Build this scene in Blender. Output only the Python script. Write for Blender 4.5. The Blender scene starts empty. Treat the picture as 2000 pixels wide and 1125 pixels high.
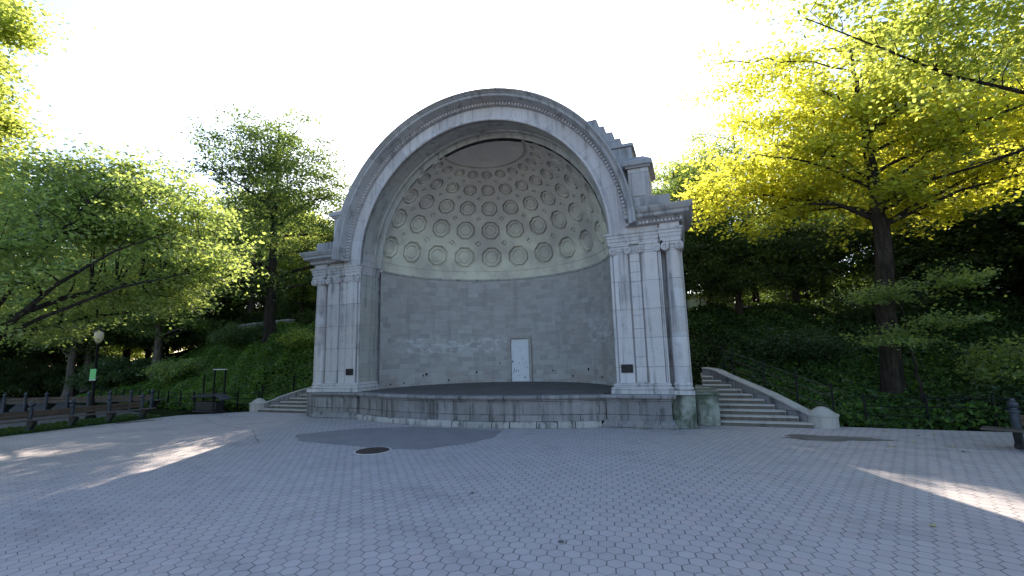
import bpy, math, random
import numpy as np
from mathutils import Vector, Matrix
S = bpy.context.scene
COL = S.collection
R = math.radians
PI = math.pi

# ------------------------------------------------------------------ objects
def tag(o, label=None, cat=None, group=None, kind=None):
    if label: o['label'] = label
    if cat: o['category'] = cat
    if group: o['group'] = group
    if kind: o['kind'] = kind
    return o

def thing(name, label, cat, loc=(0, 0, 0), rz=0.0, group=None):
    o = bpy.data.objects.new(name, None)
    o.empty_display_size = 0.2
    COL.objects.link(o)
    o.location = loc
    o.rotation_euler = (0, 0, rz)
    return tag(o, label, cat, group)

def copy_tree(o, parent=None):
    c = o.copy()
    COL.objects.link(c)
    if parent: c.parent = parent
    for ch in list(o.children):
        copy_tree(ch, c)
    return c

class MB:
    """collects polygons; builds ONE mesh object"""
    def __init__(s):
        s.v = []; s.f = []; s.uv = {}
    def add(s, vs, fs, uvs=None):
        b = len(s.v)
        s.v += [tuple(map(float, p)) for p in vs]
        for i, f in enumerate(fs):
            if uvs is not None: s.uv[len(s.f)] = [uvs[k] for k in f]
            s.f.append(tuple(b + k for k in f))
        return s
    def box(s, x0, x1, y0, y1, z0, z1):
        x0, x1 = sorted((x0, x1)); y0, y1 = sorted((y0, y1)); z0, z1 = sorted((z0, z1))
        vs = [(x, y, z) for z in (z0, z1) for y in (y0, y1) for x in (x0, x1)]
        return s.add(vs, [(0, 2, 3, 1), (4, 5, 7, 6), (0, 1, 5, 4), (2, 6, 7, 3), (0, 4, 6, 2), (1, 3, 7, 5)])
    def obox(s, c, ux, uy, uz):
        c, ux, uy, uz = (Vector(q) for q in (c, ux, uy, uz))
        vs = [c + ux * a + uy * b + uz * d for d in (-.5, .5) for b in (-.5, .5) for a in (-.5, .5)]
        return s.add(vs, [(0, 2, 3, 1), (4, 5, 7, 6), (0, 1, 5, 4), (2, 6, 7, 3), (0, 4, 6, 2), (1, 3, 7, 5)])
    def bar(s, a, b, w, h):
        a = Vector(a); b = Vector(b); d = (b - a); up = Vector((0, 0, 1))
        if abs(d.normalized().z) > .95: up = Vector((1, 0, 0))
        sd = d.cross(up).normalized(); u2 = sd.cross(d).normalized()
        return s.obox((a + b) / 2, d, sd * w, u2 * h)
    def tube(s, pts, r, n=8, cap=True):
        pts = [Vector(p) for p in pts]
        rs = r if isinstance(r, (list, tuple)) else [r] * len(pts)
        vs = []; fs = []
        prev = None
        for i, p in enumerate(pts):
            d = (pts[min(i + 1, len(pts) - 1)] - pts[max(i - 1, 0)]).normalized()
            if prev is None:
                a = Vector((0, 0, 1)) if abs(d.z) < .9 else Vector((1, 0, 0))
                sd = d.cross(a).normalized()
            else:
                sd = (prev - d * prev.dot(d)).normalized()
            prev = sd
            up = sd.cross(d)
            for k in range(n):
                t = 2 * PI * k / n
                vs.append(p + (sd * math.cos(t) + up * math.sin(t)) * rs[i])
        for i in range(len(pts) - 1):
            for k in range(n):
                k2 = (k + 1) % n
                fs.append((i * n + k, (i + 1) * n + k, (i + 1) * n + k2, i * n + k2))
        if cap:
            fs.append(tuple(range(n))); fs.append(tuple(range((len(pts) - 1) * n, len(pts) * n))[::-1])
        return s.add(vs, fs)
    def lathe(s, prof, c=(0, 0, 0), n=24, axis='z', cap=True):
        vs = []; fs = []; m = len(prof)
        for r, z in prof:
            for k in range(n):
                t = 2 * PI * k / n
                p = (r * math.cos(t), r * math.sin(t), z)
                if axis == 'y': p = (p[0], -p[2], p[1])
                vs.append((c[0] + p[0], c[1] + p[1], c[2] + p[2]))
        for i in range(m - 1):
            for k in range(n):
                k2 = (k + 1) % n
                fs.append((i * n + k, i * n + k2, (i + 1) * n + k2, (i + 1) * n + k))
        if cap:
            fs.append(tuple(range(n))[::-1]); fs.append(tuple(range((m - 1) * n, m * n)))
        return s.add(vs, fs)
    def sweep(s, path, prof, cap=True):
        """profile (offset to the right of travel, z) along a flat path with mitres"""
        P = [Vector(p) for p in path]; n = len(P); m = len(prof); vs = []; uvs = []
        L = 0.0
        for i, p in enumerate(P):
            d0 = (P[i] - P[i - 1]).normalized() if i > 0 else None
            d1 = (P[i + 1] - P[i]).normalized() if i < n - 1 else None
            if d0 is None: d0 = d1
            if d1 is None: d1 = d0
            if i: L += (P[i] - P[i - 1]).length
            n0 = Vector((d0.y, -d0.x)); n1 = Vector((d1.y, -d1.x))
            mt = (n0 + n1); mt = mt / max(1e-6, mt.dot(n0))
            acc = 0
            for j, (o, z) in enumerate(prof):
                q = p + mt * o
                vs.append((q.x, q.y, z))
                uvs.append((L, z - abs(o) * .3))
        fs = []
        for i in range(n - 1):
            for j in range(m - 1):
                fs.append((i * m + j, (i + 1) * m + j, (i + 1) * m + j + 1, i * m + j + 1))
        s.add(vs, fs, uvs)
        if cap:
            b = len(s.v) - len(vs)
            s.f.append(tuple(b + k for k in range(m)))
            s.f.append(tuple(b + (n - 1) * m + k for k in range(m))[::-1])
        return s
    def arch(s, prof, cz, t0, t1, n):
        """profile (radius, y) turned about the axis x=0, z=cz; t from the right springing"""
        m = len(prof); vs = []; fs = []; uvs = []
        for i in range(n + 1):
            t = t0 + (t1 - t0) * i / n
            for r, y in prof:
                vs.append((r * math.cos(t), y, cz + r * math.sin(t)))
                uvs.append((t * 5.8, r - y * .8))
        for i in range(n):
            for j in range(m - 1):
                fs.append((i * m + j, (i + 1) * m + j, (i + 1) * m + j + 1, i * m + j + 1))
        s.add(vs, fs, uvs)
        b = len(s.v) - len(vs)
        s.f.append(tuple(b + k for k in range(m))); s.f.append(tuple(b + n * m + k for k in range(m))[::-1])
        return s
    def mirrored(s):
        o = MB(); o.v = [(-x, y, z) for x, y, z in s.v]; o.f = [f[::-1] for f in s.f]
        o.uv = {k: [(-a + 31.7, b) for a, b in u[::-1]] for k, u in s.uv.items()}
        return o
    def build(s, name, mat, parent=None, smooth=35, bevel=0.0, loc=None):
        me = bpy.data.meshes.new(name)
        me.from_pydata(s.v, [], s.f)
        me.update()
        import bmesh
        bm = bmesh.new(); bm.from_mesh(me)
        bmesh.ops.recalc_face_normals(bm, faces=bm.faces)
        bm.to_mesh(me); bm.free()
        uvl = me.uv_layers.new(name='UVMap')
        nl = len(me.loops)
        uv = np.zeros((nl, 2))
        co = np.empty(len(me.vertices) * 3); me.vertices.foreach_get('co', co); co = co.reshape(-1, 3)
        for p in me.polygons:
            li = list(p.loop_indices)
            vi = [me.loops[k].vertex_index for k in li]
            c = co[vi]
            nx, ny, nz = (abs(q) for q in p.normal)
            if p.index in s.uv:
                src = dict(zip(s.f[p.index], s.uv[p.index]))
                uv[li] = [src[k] for k in vi]
            elif ny >= nx and ny >= nz: uv[li] = c[:, [0, 2]]
            elif nx >= nz: uv[li] = c[:, [1, 2]] + [3.3, 0]
            else: uv[li] = c[:, [0, 1]]
        uvl.data.foreach_set('uv', uv.ravel())
        return finish(me, name, mat, parent, smooth, bevel, loc)

def finish(me, name, mat, parent=None, smooth=35, bevel=0.0, loc=None):
    if smooth:
        me.polygons.foreach_set('use_smooth', np.ones(len(me.polygons), dtype=bool))
        if smooth < 180: me.set_sharp_from_angle(angle=R(smooth))
    o = bpy.data.objects.new(name, me)
    COL.objects.link(o)
    for m in (mat if isinstance(mat, (list, tuple)) else [mat]):
        me.materials.append(m)
    if parent: o.parent = parent
    if loc: o.location = loc
    if bevel:
        b = o.modifiers.new('bevel', 'BEVEL'); b.width = bevel; b.segments = 2
        b.limit_method = 'ANGLE'; b.angle_limit = R(40)
    return o

def np_mesh(name, V, F, mat, parent=None, tint=None, smooth=0):
    """V (n,3), F (m,4) arrays"""
    me = bpy.data.meshes.new(name)
    me.vertices.add(len(V)); me.vertices.foreach_set('co', np.ascontiguousarray(V, dtype=np.float32).ravel())
    k = F.shape[1]
    me.loops.add(F.size); me.loops.foreach_set('vertex_index', np.ascontiguousarray(F, dtype=np.int32).ravel())
    me.polygons.add(len(F)); me.polygons.foreach_set('loop_start', np.arange(0, F.size, k, dtype=np.int32))
    try: me.polygons.foreach_set('loop_total', np.full(len(F), k, dtype=np.int32))
    except Exception: pass
    me.update(calc_edges=True)
    if tint is not None:
        a = me.attributes.new('tint', 'FLOAT', 'POINT'); a.data.foreach_set('value', tint.astype(np.float32))
    return finish(me, name, mat, parent, smooth)

# ------------------------------------------------------------------ materials
class NT:
    def __init__(s, name):
        s.m = bpy.data.materials.new(name); s.m.use_nodes = True
        s.t = s.m.node_tree; s.t.nodes.clear()
        s.out = s.t.nodes.new('ShaderNodeOutputMaterial')
    def n(s, typ, ins=None, **kw):
        nd = s.t.nodes.new('ShaderNode' + typ)
        for k, v in kw.items(): setattr(nd, k, v)
        for k, v in (ins or {}).items(): s.set(nd.inputs[k], v)
        return nd
    def set(s, sock, v):
        if isinstance(v, bpy.types.NodeSocket): s.t.links.new(v, sock)
        elif isinstance(v, bpy.types.Node): s.t.links.new(v.outputs[0], sock)
        else:
            if isinstance(v, (tuple, list)) and len(v) == 3 and sock.type == 'RGBA': v = (*v, 1)
            sock.default_value = v
    def math(s, op, a, b=0.0, c=None, clamp=False):
        nd = s.n('Math', operation=op, use_clamp=clamp)
        s.set(nd.inputs[0], a); s.set(nd.inputs[1], b)
        if c is not None: s.set(nd.inputs[2], c)
        return nd.outputs[0]
    def mix(s, f, a, b, mode='MIX'):
        nd = s.n('Mix', data_type='RGBA', blend_type=mode)
        s.set(nd.inputs[0], f); s.set(nd.inputs[6], a); s.set(nd.inputs[7], b)
        return nd.outputs[2]
    def noise(s, vec, scale, detail=4, rough=.55, dist=0.0):
        nd = s.n('TexNoise', {'Scale': scale, 'Detail': detail, 'Roughness': rough, 'Distortion': dist})
        if vec is not None: s.set(nd.inputs['Vector'], vec)
        return nd.outputs[0]
    def ramp(s, f, lo, hi, a=0.0, b=1.0, smooth=True):
        nd = s.n('MapRange', interpolation_type='SMOOTHSTEP' if smooth else 'LINEAR')
        nd.clamp = True
        for k, v in zip((0, 1, 2, 3, 4), (f, lo, hi, a, b)): s.set(nd.inputs[k], v)
        return nd.outputs[0]
    def scaled(s, vec, sc, loc=(0, 0, 0)):
        nd = s.n('Mapping', {'Scale': sc, 'Location': loc}); s.set(nd.inputs[0], vec)
        return nd.outputs[0]
    def pos(s): return s.n('NewGeometry').outputs['Position']
    def uv(s): return s.n('UVMap', uv_map='UVMap').outputs[0]
    def obj(s): return s.n('TexCoord').outputs['Object']
    def bump(s, h, strength=.3, dist=.02):
        return s.n('Bump', {'Strength': strength, 'Distance': dist, 'Height': h}).outputs[0]
    def done(s, color, rough=.8, bump=None, metal=0.0, spec=.3):
        p = s.n('BsdfPrincipled', {'Base Color': color, 'Roughness': rough, 'Metallic': metal, 'Specular IOR Level': spec})
        if bump is not None: s.set(p.inputs['Normal'], bump)
        s.t.links.new(p.outputs[0], s.out.inputs[0])
        return s.m

def plain(name, col, rough=.6, metal=0.0, var=.18, scale=9.0, spec=.3):
    t = NT(name); p = t.pos()
    n = t.noise(p, scale, 5)
    c = t.mix(t.ramp(n, .3, .7), tuple(q * (1 - var) for q in col), tuple(min(1, q * (1 + var)) for q in col))
    return t.done(c, rough, t.bump(t.noise(p, scale * 6, 3), .15, .01), metal, spec)

def stone(name, base, bw=1.1, bh=.62, streak=.55, moss=0.0, joint=.5, var=.12, mortar=.008, warm=(1.08, 1.0, .9), tooth=0.25):
    t = NT(name); p = t.pos(); uv = t.uv()
    br = t.n('TexBrick', {'Vector': uv, 'Color1': (0, 0, 0), 'Color2': (1, 1, 1), 'Mortar': (.5, .5, .5), 'Scale': 1.0, 'Mortar Size': mortar,
                          'Mortar Smooth': .3, 'Bias': 0.0, 'Brick Width': bw, 'Row Height': bh})
    br.offset = .5
    blk = br.outputs[0]; mor = br.outputs[1]
    c = t.mix(blk, tuple(q * (1 - var) for q in base), tuple(q * (1 + var) for q in base))
    # warm / cool clouds
    c = t.mix(t.math('MULTIPLY', t.ramp(t.noise(p, .7, 5), .4, .7), .5), c, tuple(a * b for a, b in zip(base, warm)))
    # fine grain, pale bleached patches
    g = t.noise(p, 14, 6, .65)
    c = t.mix(t.ramp(g, .35, .75, 0, .25), c, tuple(min(1, q * 1.35) for q in base))
    # weather streaks running down
    st = t.noise(t.scaled(p, (5.0, 5.0, .2)), 1.0, 5, .6)
    st2 = t.noise(p, 1.3, 6, .6)
    f = t.math('MULTIPLY', t.ramp(st, .46, .68), t.ramp(st2, .33, .6))
    c = t.mix(t.math('MULTIPLY', f, min(1, streak * 1.15)), c, tuple(q * .35 for q in base))
    # soot blotches
    f2 = t.ramp(t.noise(p, 2.6, 8, .7), .58, .74)
    c = t.mix(t.math('MULTIPLY', f2, streak * .6), c, tuple(q * .42 for q in base))
    if moss > 0:
        z = t.n('SeparateXYZ', {0: p}).outputs[2]
        f3 = t.math('MULTIPLY', t.ramp(t.noise(p, 1.7, 7, .65), .42, .62), moss)
        c = t.mix(f3, c, (.045, .062, .035))
        f4 = t.math('MULTIPLY', t.ramp(t.noise(t.scaled(p, (5, 5, .6)), 1.0, 6), .5, .68), moss * .8)
        c = t.mix(f4, c, (.028, .033, .028))
    jn = t.math('MULTIPLY', mor, t.ramp(t.noise(p, 2.2, 3), .3, .6, .3, 1.0))
    c = t.mix(t.math('MULTIPLY', jn, joint), c, tuple(q * .25 for q in base))
    h = t.math('SUBTRACT', t.math('MULTIPLY', g, .35), mor)
    return t.done(c, .85, t.bump(h, tooth, .015), spec=.2)

def apse_wall_mat():
    t = NT('apse masonry'); p = t.pos(); uv = t.uv()
    base = (.30, .295, .29)
    def bricks(bw, bh, off, mo):
        b = t.n('TexBrick', {'Vector': t.scaled(uv, (1, 1, 1), off), 'Color1': (0, 0, 0), 'Color2': (1, 1, 1), 'Mortar': (.5, .5, .5), 'Scale': 1.0,
                             'Mortar Size': mo, 'Mortar Smooth': .2, 'Brick Width': bw, 'Row Height': bh})
        b.offset = .41; b.offset_frequency = 2; b.squash = .7; b.squash_frequency = 3
        return b
    b1 = bricks(.56, .235, (0, 0, 0), .009)
    c = t.mix(t.ramp(b1.outputs[0], 0, 1, 0, 1, False), (.30, .285, .275), (.44, .42, .41))
    c = t.mix(t.ramp(t.noise(p, .55, 4), .4, .66, 0, .55), c, (.37, .34, .32))
    # pale chalky courses with ragged edges (a band on the left, a patch on the right)
    s = t.n('SeparateXYZ', {0: uv}); u = s.outputs[0]; v = s.outputs[1]
    band = t.math('MULTIPLY', t.ramp(v, 2.45, 2.62), t.ramp(v, 3.2, 3.45, 1, 0))
    left = t.math('MULTIPLY', t.ramp(u, 7.4, 8.2), t.ramp(u, 14.4, 15.6, 1, 0))
    rag = t.ramp(t.noise(t.scaled(uv, (1, 1.7, 1)), 2.3, 7, .7), .46, .6)
    f = t.math('MULTIPLY', t.math('MULTIPLY', band, left), rag)
    right = t.math('MULTIPLY', t.ramp(u, 1.6, 2.6), t.ramp(u, 3.8, 4.8, 1, 0))
    band2 = t.math('MULTIPLY', t.ramp(v, 2.6, 3.0), t.ramp(v, 3.8, 4.2, 1, 0))
    f = t.math('MAXIMUM', f, t.math('MULTIPLY', t.math('MULTIPLY', right, band2), rag))
    c = t.mix(t.math('MULTIPLY', f, .75), c, (.58, .59, .61))
    # low paler replacement courses
    low = t.math('MULTIPLY', t.ramp(v, 1.3, 2.5, 1, 0), t.ramp(b1.outputs[0], .25, .8))
    c = t.mix(t.math('MULTIPLY', low, .5), c, (.46, .45, .45))
    pink = t.math('MULTIPLY', t.ramp(v, 1.3, 1.9, 1, 0), t.ramp(t.noise(p, .9, 3), .45, .6))
    c = t.mix(t.math('MULTIPLY', pink, .5), c, (.33, .26, .235))
    st = t.ramp(t.noise(t.scaled(p, (2.6, 2.6, .3)), 1.0, 6, .6), .52, .75)
    c = t.mix(t.math('MULTIPLY', st, .4), c, (.16, .155, .16))
    jc = t.mix(t.ramp(t.noise(p, 1.6, 3), .4, .6), (.17, .17, .17), (.52, .52, .52))
    c = t.mix(t.math('MULTIPLY', b1.outputs[1], .55), c, jc)
    g = t.noise(p, 16, 6, .65)
    c = t.mix(t.ramp(g, .3, .7, 0, .3), c, (.36, .36, .36))
    h = t.math('SUBTRACT', t.math('MULTIPLY', g, .4), b1.outputs[1])
    return t.done(c, .88, t.bump(h, .3, .015), spec=.2)

def dome_mat():
    t = NT('dome plaster'); p = t.pos()
    base = (.66, .635, .52)
    c = t.mix(t.ramp(t.noise(p, .6, 5), .35, .68), base, (.37, .34, .315))
    z = t.n('SeparateXYZ', {0: p}).outputs[2]
    f = t.math('MULTIPLY', t.ramp(z, 7.2, 10.4), t.ramp(t.noise(p, .8, 5), .28, .6, .45, .95))
    c = t.mix(f, c, (.46, .41, .385))                       # patchy browner tone towards the crown
    st = t.ramp(t.noise(p, 2.4, 8, .7), .56, .75)
    c = t.mix(t.math('MULTIPLY', st, .4), c, (.17, .16, .145))
    g = t.noise(p, 18, 6, .6)
    c = t.mix(t.ramp(g, .3, .7, 0, .25), c, (.72, .69, .58))
    return t.done(c, .9, t.bump(g, .2, .012), spec=.15)

def hex_mat():
    t = NT('hexagonal asphalt pavers'); p = t.pos()
    wob = t.n('VectorMath', {0: t.n('TexNoise', {'Vector': p, 'Scale': 1.1, 'Detail': 2}).outputs[1], 1: (.5, .5, .5)}, operation='SUBTRACT').outputs[0]
    wob = t.n('VectorMath', {0: wob, 'Scale': .035}, operation='SCALE').outputs[0]
    pw = t.n('VectorMath', {0: p, 1: wob}, operation='ADD').outputs[0]
    mp = t.n('Mapping', {'Rotation': (0, 0, R(-10)), 'Scale': (1 / .205, 1 / .205, 1)}); t.set(mp.inputs[0], pw)
    sx = t.n('SeparateXYZ', {0: mp.outputs[0]}); x, y = sx.outputs[0], sx.outputs[1]
    SQ = 1.7320508
    def cell(ox, oy):
        a = t.math('SUBTRACT', t.math('FLOORED_MODULO', t.math('ADD', x, ox), 1.0), .5)
        b = t.math('SUBTRACT', t.math('FLOORED_MODULO', t.math('ADD', y, oy), SQ), SQ / 2)
        return a, b, t.math('ADD', t.math('MULTIPLY', a, a), t.math('MULTIPLY', b, b))
    a0, b0, d0 = cell(0, 0); a1, b1, d1 = cell(.5, SQ / 2)
    sel = t.math('LESS_THAN', d0, d1)
    inv = t.math('SUBTRACT', 1.0, sel)
    gx = t.math('ADD', t.math('MULTIPLY', a0, sel), t.math('MULTIPLY', a1, inv))
    gy = t.math('ADD', t.math('MULTIPLY', b0, sel), t.math('MULTIPLY', b1, inv))
    ax = t.math('ABSOLUTE', gx); ay = t.math('ABSOLUTE', gy)
    hd = t.math('MAXIMUM', ax, t.math('ADD', t.math('MULTIPLY', ax, .5), t.math('MULTIPLY', ay, .8660254)))
    edge = t.math('SUBTRACT', .5, hd)                       # 0 at the joint
    idv = t.n('CombineXYZ', {0: t.math('SUBTRACT', x, gx), 1: t.math('SUBTRACT', y, gy), 2: 0.0})
    rv = t.n('VectorMath', {0: idv.outputs[0], 1: (.25, .25, .25)}, operation='SNAP').outputs[0]
    wn = t.n('TexWhiteNoise', {'Vector': rv}, noise_dimensions='3D').outputs[0]
    upright = t.ramp(t.math('SUBTRACT', ax, hd), -.02, .0)  # joints lying along the rows are tighter than the short ones
    wide = t.math('ADD', t.math('MULTIPLY', upright, .022), t.ramp(t.noise(p, 1.9, 4), .35, .7, .024, .046))
    joint = t.ramp(edge, 0.0, wide, 1, 0)
    c = t.mix(wn, (.345, .312, .318), (.42, .38, .385))
    big = t.noise(p, .35, 6, .6)
    c = t.mix(t.ramp(big, .35, .7, 0, .55), c, (.39, .355, .36))
    c = t.mix(t.ramp(t.noise(p, .9, 7, .7), .52, .7, 0, .4), c, (.235, .215, .228))
    red = t.math('GREATER_THAN', wn, .93)
    c = t.mix(t.math('MULTIPLY', red, .35), c, (.40, .30, .305))
    vo = t.n('TexVoronoi', {'Vector': p, 'Scale': 1.6}); vo.inputs['Randomness'].default_value = 1.0
    vr = t.n('SeparateColor', {0: vo.outputs['Color']}).outputs[0]
    gum = t.math('MULTIPLY', t.ramp(vo.outputs['Distance'], .028, .045, 1, 0), t.math('GREATER_THAN', vr, .45))
    c = t.mix(t.math('MULTIPLY', gum, .6), c, (.07, .066, .07))
    stn = t.math('MULTIPLY', t.ramp(t.noise(t.scaled(p, (.22, .5, 1)), 1.0, 7, .62, .8), .54, .66), t.ramp(t.noise(p, 2.2, 5), .3, .6))
    c = t.mix(t.math('MULTIPLY', stn, .38), c, (.15, .14, .145))
    ltn = t.ramp(t.noise(t.scaled(p, (.3, .3, 1), (7, 3, 0)), 1.0, 6, .6), .54, .68)
    c = t.mix(t.math('MULTIPLY', ltn, .4), c, (.42, .395, .395))
    gr = t.noise(p, 60, 4, .7)
    c = t.mix(t.ramp(gr, .35, .7, 0, .35), c, (.44, .405, .41))
    c = t.mix(t.math('MULTIPLY', joint, t.ramp(t.noise(p, 3.1, 3), .3, .6, .65, 1.0)), c, (.05, .045, .05))
    h = t.math('SUBTRACT', t.math('ADD', t.math('MULTIPLY', gr, .12), t.math('MULTIPLY', wn, .25)), joint)
    rough = t.ramp(t.noise(p, 1.2, 5), .3, .7, .55, .8)
    return t.done(c, rough, t.bump(h, .5, .012), spec=.35)

def asphalt(name, c0, c1):
    t = NT(name); p = t.pos()
    g = t.noise(p, 70, 4, .7)
    c = t.mix(t.ramp(t.noise(p, 1.4, 7, .65), .35, .7), c0, c1)
    c = t.mix(t.ramp(g, .4, .7, 0, .3), c, tuple(q * 1.6 for q in c1))
    return t.done(c, .75, t.bump(g, .3, .008))

def bark(name, c0, c1):
    t = NT(name); p = t.obj()
    n = t.noise(t.scaled(p, (9, 9, 1.6)), 1.0, 7, .7)
    c = t.mix(t.ramp(n, .35, .65), c0, c1)
    c = t.mix(t.ramp(t.noise(p, 1.5, 5), .5, .7, 0, .5), c, (c0[0] * .8, c0[1] * 1.05, c0[2] * .75))
    return t.done(c, .95, t.bump(n, .8, .04), spec=.1)

def leaf(name, dark, light, trans, tw=.5):
    t = NT(name)
    a = t.n('Attribute', attribute_name='tint', attribute_type='GEOMETRY').outputs['Fac']
    c = t.mix(a, dark, light)
    tc = t.mix(a, tuple(q * .7 for q in trans), tuple(min(1, q * 1.25) for q in trans))
    d = t.n('BsdfDiffuse', {'Color': c}); tr = t.n('BsdfTranslucent', {'Color': tc})
    m = t.n('MixShader', {0: tw, 1: d.outputs[0], 2: tr.outputs[0]})
    gl = t.n('BsdfGlossy', {'Color': (.5, .5, .5), 'Roughness': .6})
    fr = t.n('Fresnel', {'IOR': 1.35})
    m2 = t.n('MixShader', {0: t.math('MULTIPLY', fr.outputs[0], .12), 1: m.outputs[0], 2: gl.outputs[0]})
    t.t.links.new(m2.outputs[0], t.out.inputs[0])
    return t.m

def soil():
    t = NT('hill soil'); p = t.pos()
    c = t.mix(t.ramp(t.noise(p, .8, 6), .35, .65), (.012, .014, .008), (.025, .035, .013))
    return t.done(c, 1.0, t.bump(t.noise(p, 8, 5), .6, .05), spec=0.0)

M = {}
M['stone'] = stone('weathered limestone', (.455, .435, .445), 1.6, .95, .75, joint=.85, mortar=.010, var=.16)
M['arch'] = stone('archivolt limestone', (.48, .455, .47), .9, 3.0, .6, joint=.7, mortar=.009, var=.15)
M['cornice'] = stone('sooty cornice stone', (.32, .315, .325), 1.3, 1.0, .65, joint=.6, var=.18)
M['soffit'] = stone('soffit stone', (.37, .365, .345), 1.1, .55, .6, joint=.5)
M['base'] = stone('mossy base stone', (.225, .212, .22), 1.25, .42, 1.0, moss=.22, joint=.95, mortar=.016, var=.2)
M['moss'] = stone('green stained stone', (.27, .285, .25), 2.0, 2.0, .6, moss=.85, joint=.2)
M['riser'] = stone('grimy shade-toned riser stone', (.12, .105, .09), 2.4, 3.0, .6, joint=.2)  # shade on the risers painted in as darker stone, along with grime
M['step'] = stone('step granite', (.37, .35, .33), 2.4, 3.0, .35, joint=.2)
M['apse'] = apse_wall_mat()
M['kerbstone'] = stone('bleached kerb stone', (.34, .325, .32), 3, 3, .9, moss=.3, joint=.1)
M['dome'] = dome_mat()
M['hex'] = hex_mat()
M['floor'] = asphalt('stage floor asphalt', (.075, .072, .07), (.115, .11, .107))
M['patch'] = asphalt('smooth asphalt', (.185, .172, .18), (.225, .21, .218))
M['path'] = asphalt('dark worn path', (.03, .029, .028), (.055, .052, .05))
M['litter'] = asphalt('damp leaf litter', (.10, .085, .078), (.16, .14, .13))
M['crack'] = asphalt('crack tar', (.05, .05, .05), (.075, .075, .075))
M['soil'] = soil()
M['iron'] = plain('black iron', (.006, .006, .006), .6, 0.0, spec=.15)
M['dimrail'] = plain('worn brown rail', (.045, .036, .03), .6)
M['post'] = plain('blue grey cast post', (.045, .052, .068), .42, .35)
M['wood'] = plain('brown bench wood', (.075, .05, .036), .7, scale=4)
M['seat'] = plain('weathered seat wood', (.065, .055, .047), .6, scale=4)
M['darkconc'] = plain('dark bracket', (.022, .022, .022), .7)
M['globe'] = plain('cream lamp globe', (.62, .50, .33), .3, var=.08)
M['green'] = plain('bright green sign', (.22, .66, .24), .5, var=.06)
M['whitestrip'] = plain('pale sign strip', (.6, .66, .6), .5)
M['bronze'] = plain('dark bronze', (.022, .020, .022), .5, .5)
M['manhole'] = plain('rusty iron cover', (.085, .062, .056), .6, .5, scale=14)
M['rim'] = plain('worn rim concrete', (.46, .44, .43), .8)
M['door'] = plain('chipped white door paint', (.62, .64, .68), .5, var=.05, scale=3)
M['hole'] = plain('dark socket', (.01, .01, .01), .8)
M['frame'] = plain('door frame stone', (.34, .32, .30), .8)
M['darkfabric'] = plain('black tarpaulin', (.012, .012, .014), .5)
M['metal'] = plain('worn steel', (.45, .43, .45), .45, .3)
M['pale'] = plain('pale wall paint', (.62, .62, .52), .8, scale=1)
M['yellowleaf'] = plain('fallen yellow leaf', (.45, .38, .16), .7)
M['bark1'] = bark('brown bark', (.016, .013, .011), (.05, .04, .032))
M['bark2'] = bark('dark bark', (.012, .010, .009), (.04, .034, .028))
M['bark3'] = bark('grey bark', (.06, .052, .045), (.14, .12, .10))
M['leaf_mid'] = leaf('fresh green leaves', (.065, .105, .04), (.115, .17, .062), (.50, .62, .14), .54)
M['leaf_dark'] = leaf('deep green leaves', (.035, .068, .03), (.075, .12, .05), (.21, .30, .055), .46)
M['leaf_gold'] = leaf('yellow green leaves', (.08, .10, .02), (.15, .16, .03), (.78, .78, .09), .72)  # yellow of the sun behind the crown put into the leaf colour
M['leaf_lime'] = leaf('lime leaves', (.045, .09, .012), (.08, .14, .018), (.58, .66, .13), .62)
M['leaf_ever'] = leaf('dark evergreen foliage', (.018, .040, .018), (.042, .078, .03), (.12, .18, .03), .36)
M['lit_bank'] = leaf('lightened bank plants', (.045, .10, .022), (.12, .22, .042), (.20, .32, .035), .4)  # skylight on the left bank put into lighter leaves; also mixed in at right
M['ivy'] = leaf('ground ivy leaves', (.018, .044, .013), (.058, .115, .032), (.10, .17, .024), .3)

# ------------------------------------------------------------------ terrain
def sstep(t):
    t = np.clip(t, 0, 1); return t * t * (3 - 2 * t)
def edge_y(x):
    x = np.asarray(x, dtype=float)
    l = np.where(x > -13, .9, np.where(x > -16, .9 - .6 * (-13 - x) / 3, .3 + .19 * (-16 - x)))
    return np.where(x > 0, 1.25, l)
def wid(x):
    x = np.asarray(x, dtype=float)
    l = np.where(x > -18, 7.2, 7.2 + .35 * (-18 - x))
    s = sstep((x + 7) / 14)
    return l * (1 - s) + 12.5 * s
def wob(x, y):
    return (np.sin(x * 1.1 + y * .7) + np.sin(x * .6 - y * 1.3 + 2) + np.sin(x * 2.3 + y * 1.9 + 1) * .5) / 2.5
def H(x, y):
    x = np.asarray(x, dtype=float); y = np.asarray(y, dtype=float)
    t = (y - edge_y(x)) / wid(x)
    far = np.clip((np.abs(x) - 40) / 60, 0, 1)
    h = 4.55 * sstep(t) * (1 - .3 * far)
    # level platform cut into the bank for the bandshell
    fl = sstep((9.6 - np.abs(x)) / 1.6) * sstep((9.4 - y) / 1.6)
    h = h * (1 - fl); t = np.where(fl > .5, -1, t)
    return h - .05 + np.where(t > 0, np.minimum(t * 4, 1) * .12 * wob(x, y), 0)

def hz(x, y): return float(H(x, y))

xs = np.concatenate([np.linspace(-400, -60, 12)[:-1], np.linspace(-60, 40, 161), np.linspace(40, 400, 12)[1:]])
ys = np.concatenate([np.linspace(-120, -20, 8)[:-1], np.linspace(-20, 40, 121), np.linspace(40, 500, 14)[1:]])
X, Y = np.meshgrid(xs, ys)
nx_, ny_ = len(xs), len(ys)
V = np.c_[X.ravel(), Y.ravel(), H(X, Y).ravel()]
ii = (np.arange(ny_ - 1)[:, None] * nx_ + np.arange(nx_ - 1)[None, :]).ravel()
F = np.c_[ii, ii + 1, ii + 1 + nx_, ii + nx_]
tag(np_mesh('ground', V, F, M['soil'], smooth=180), kind='structure')

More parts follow.
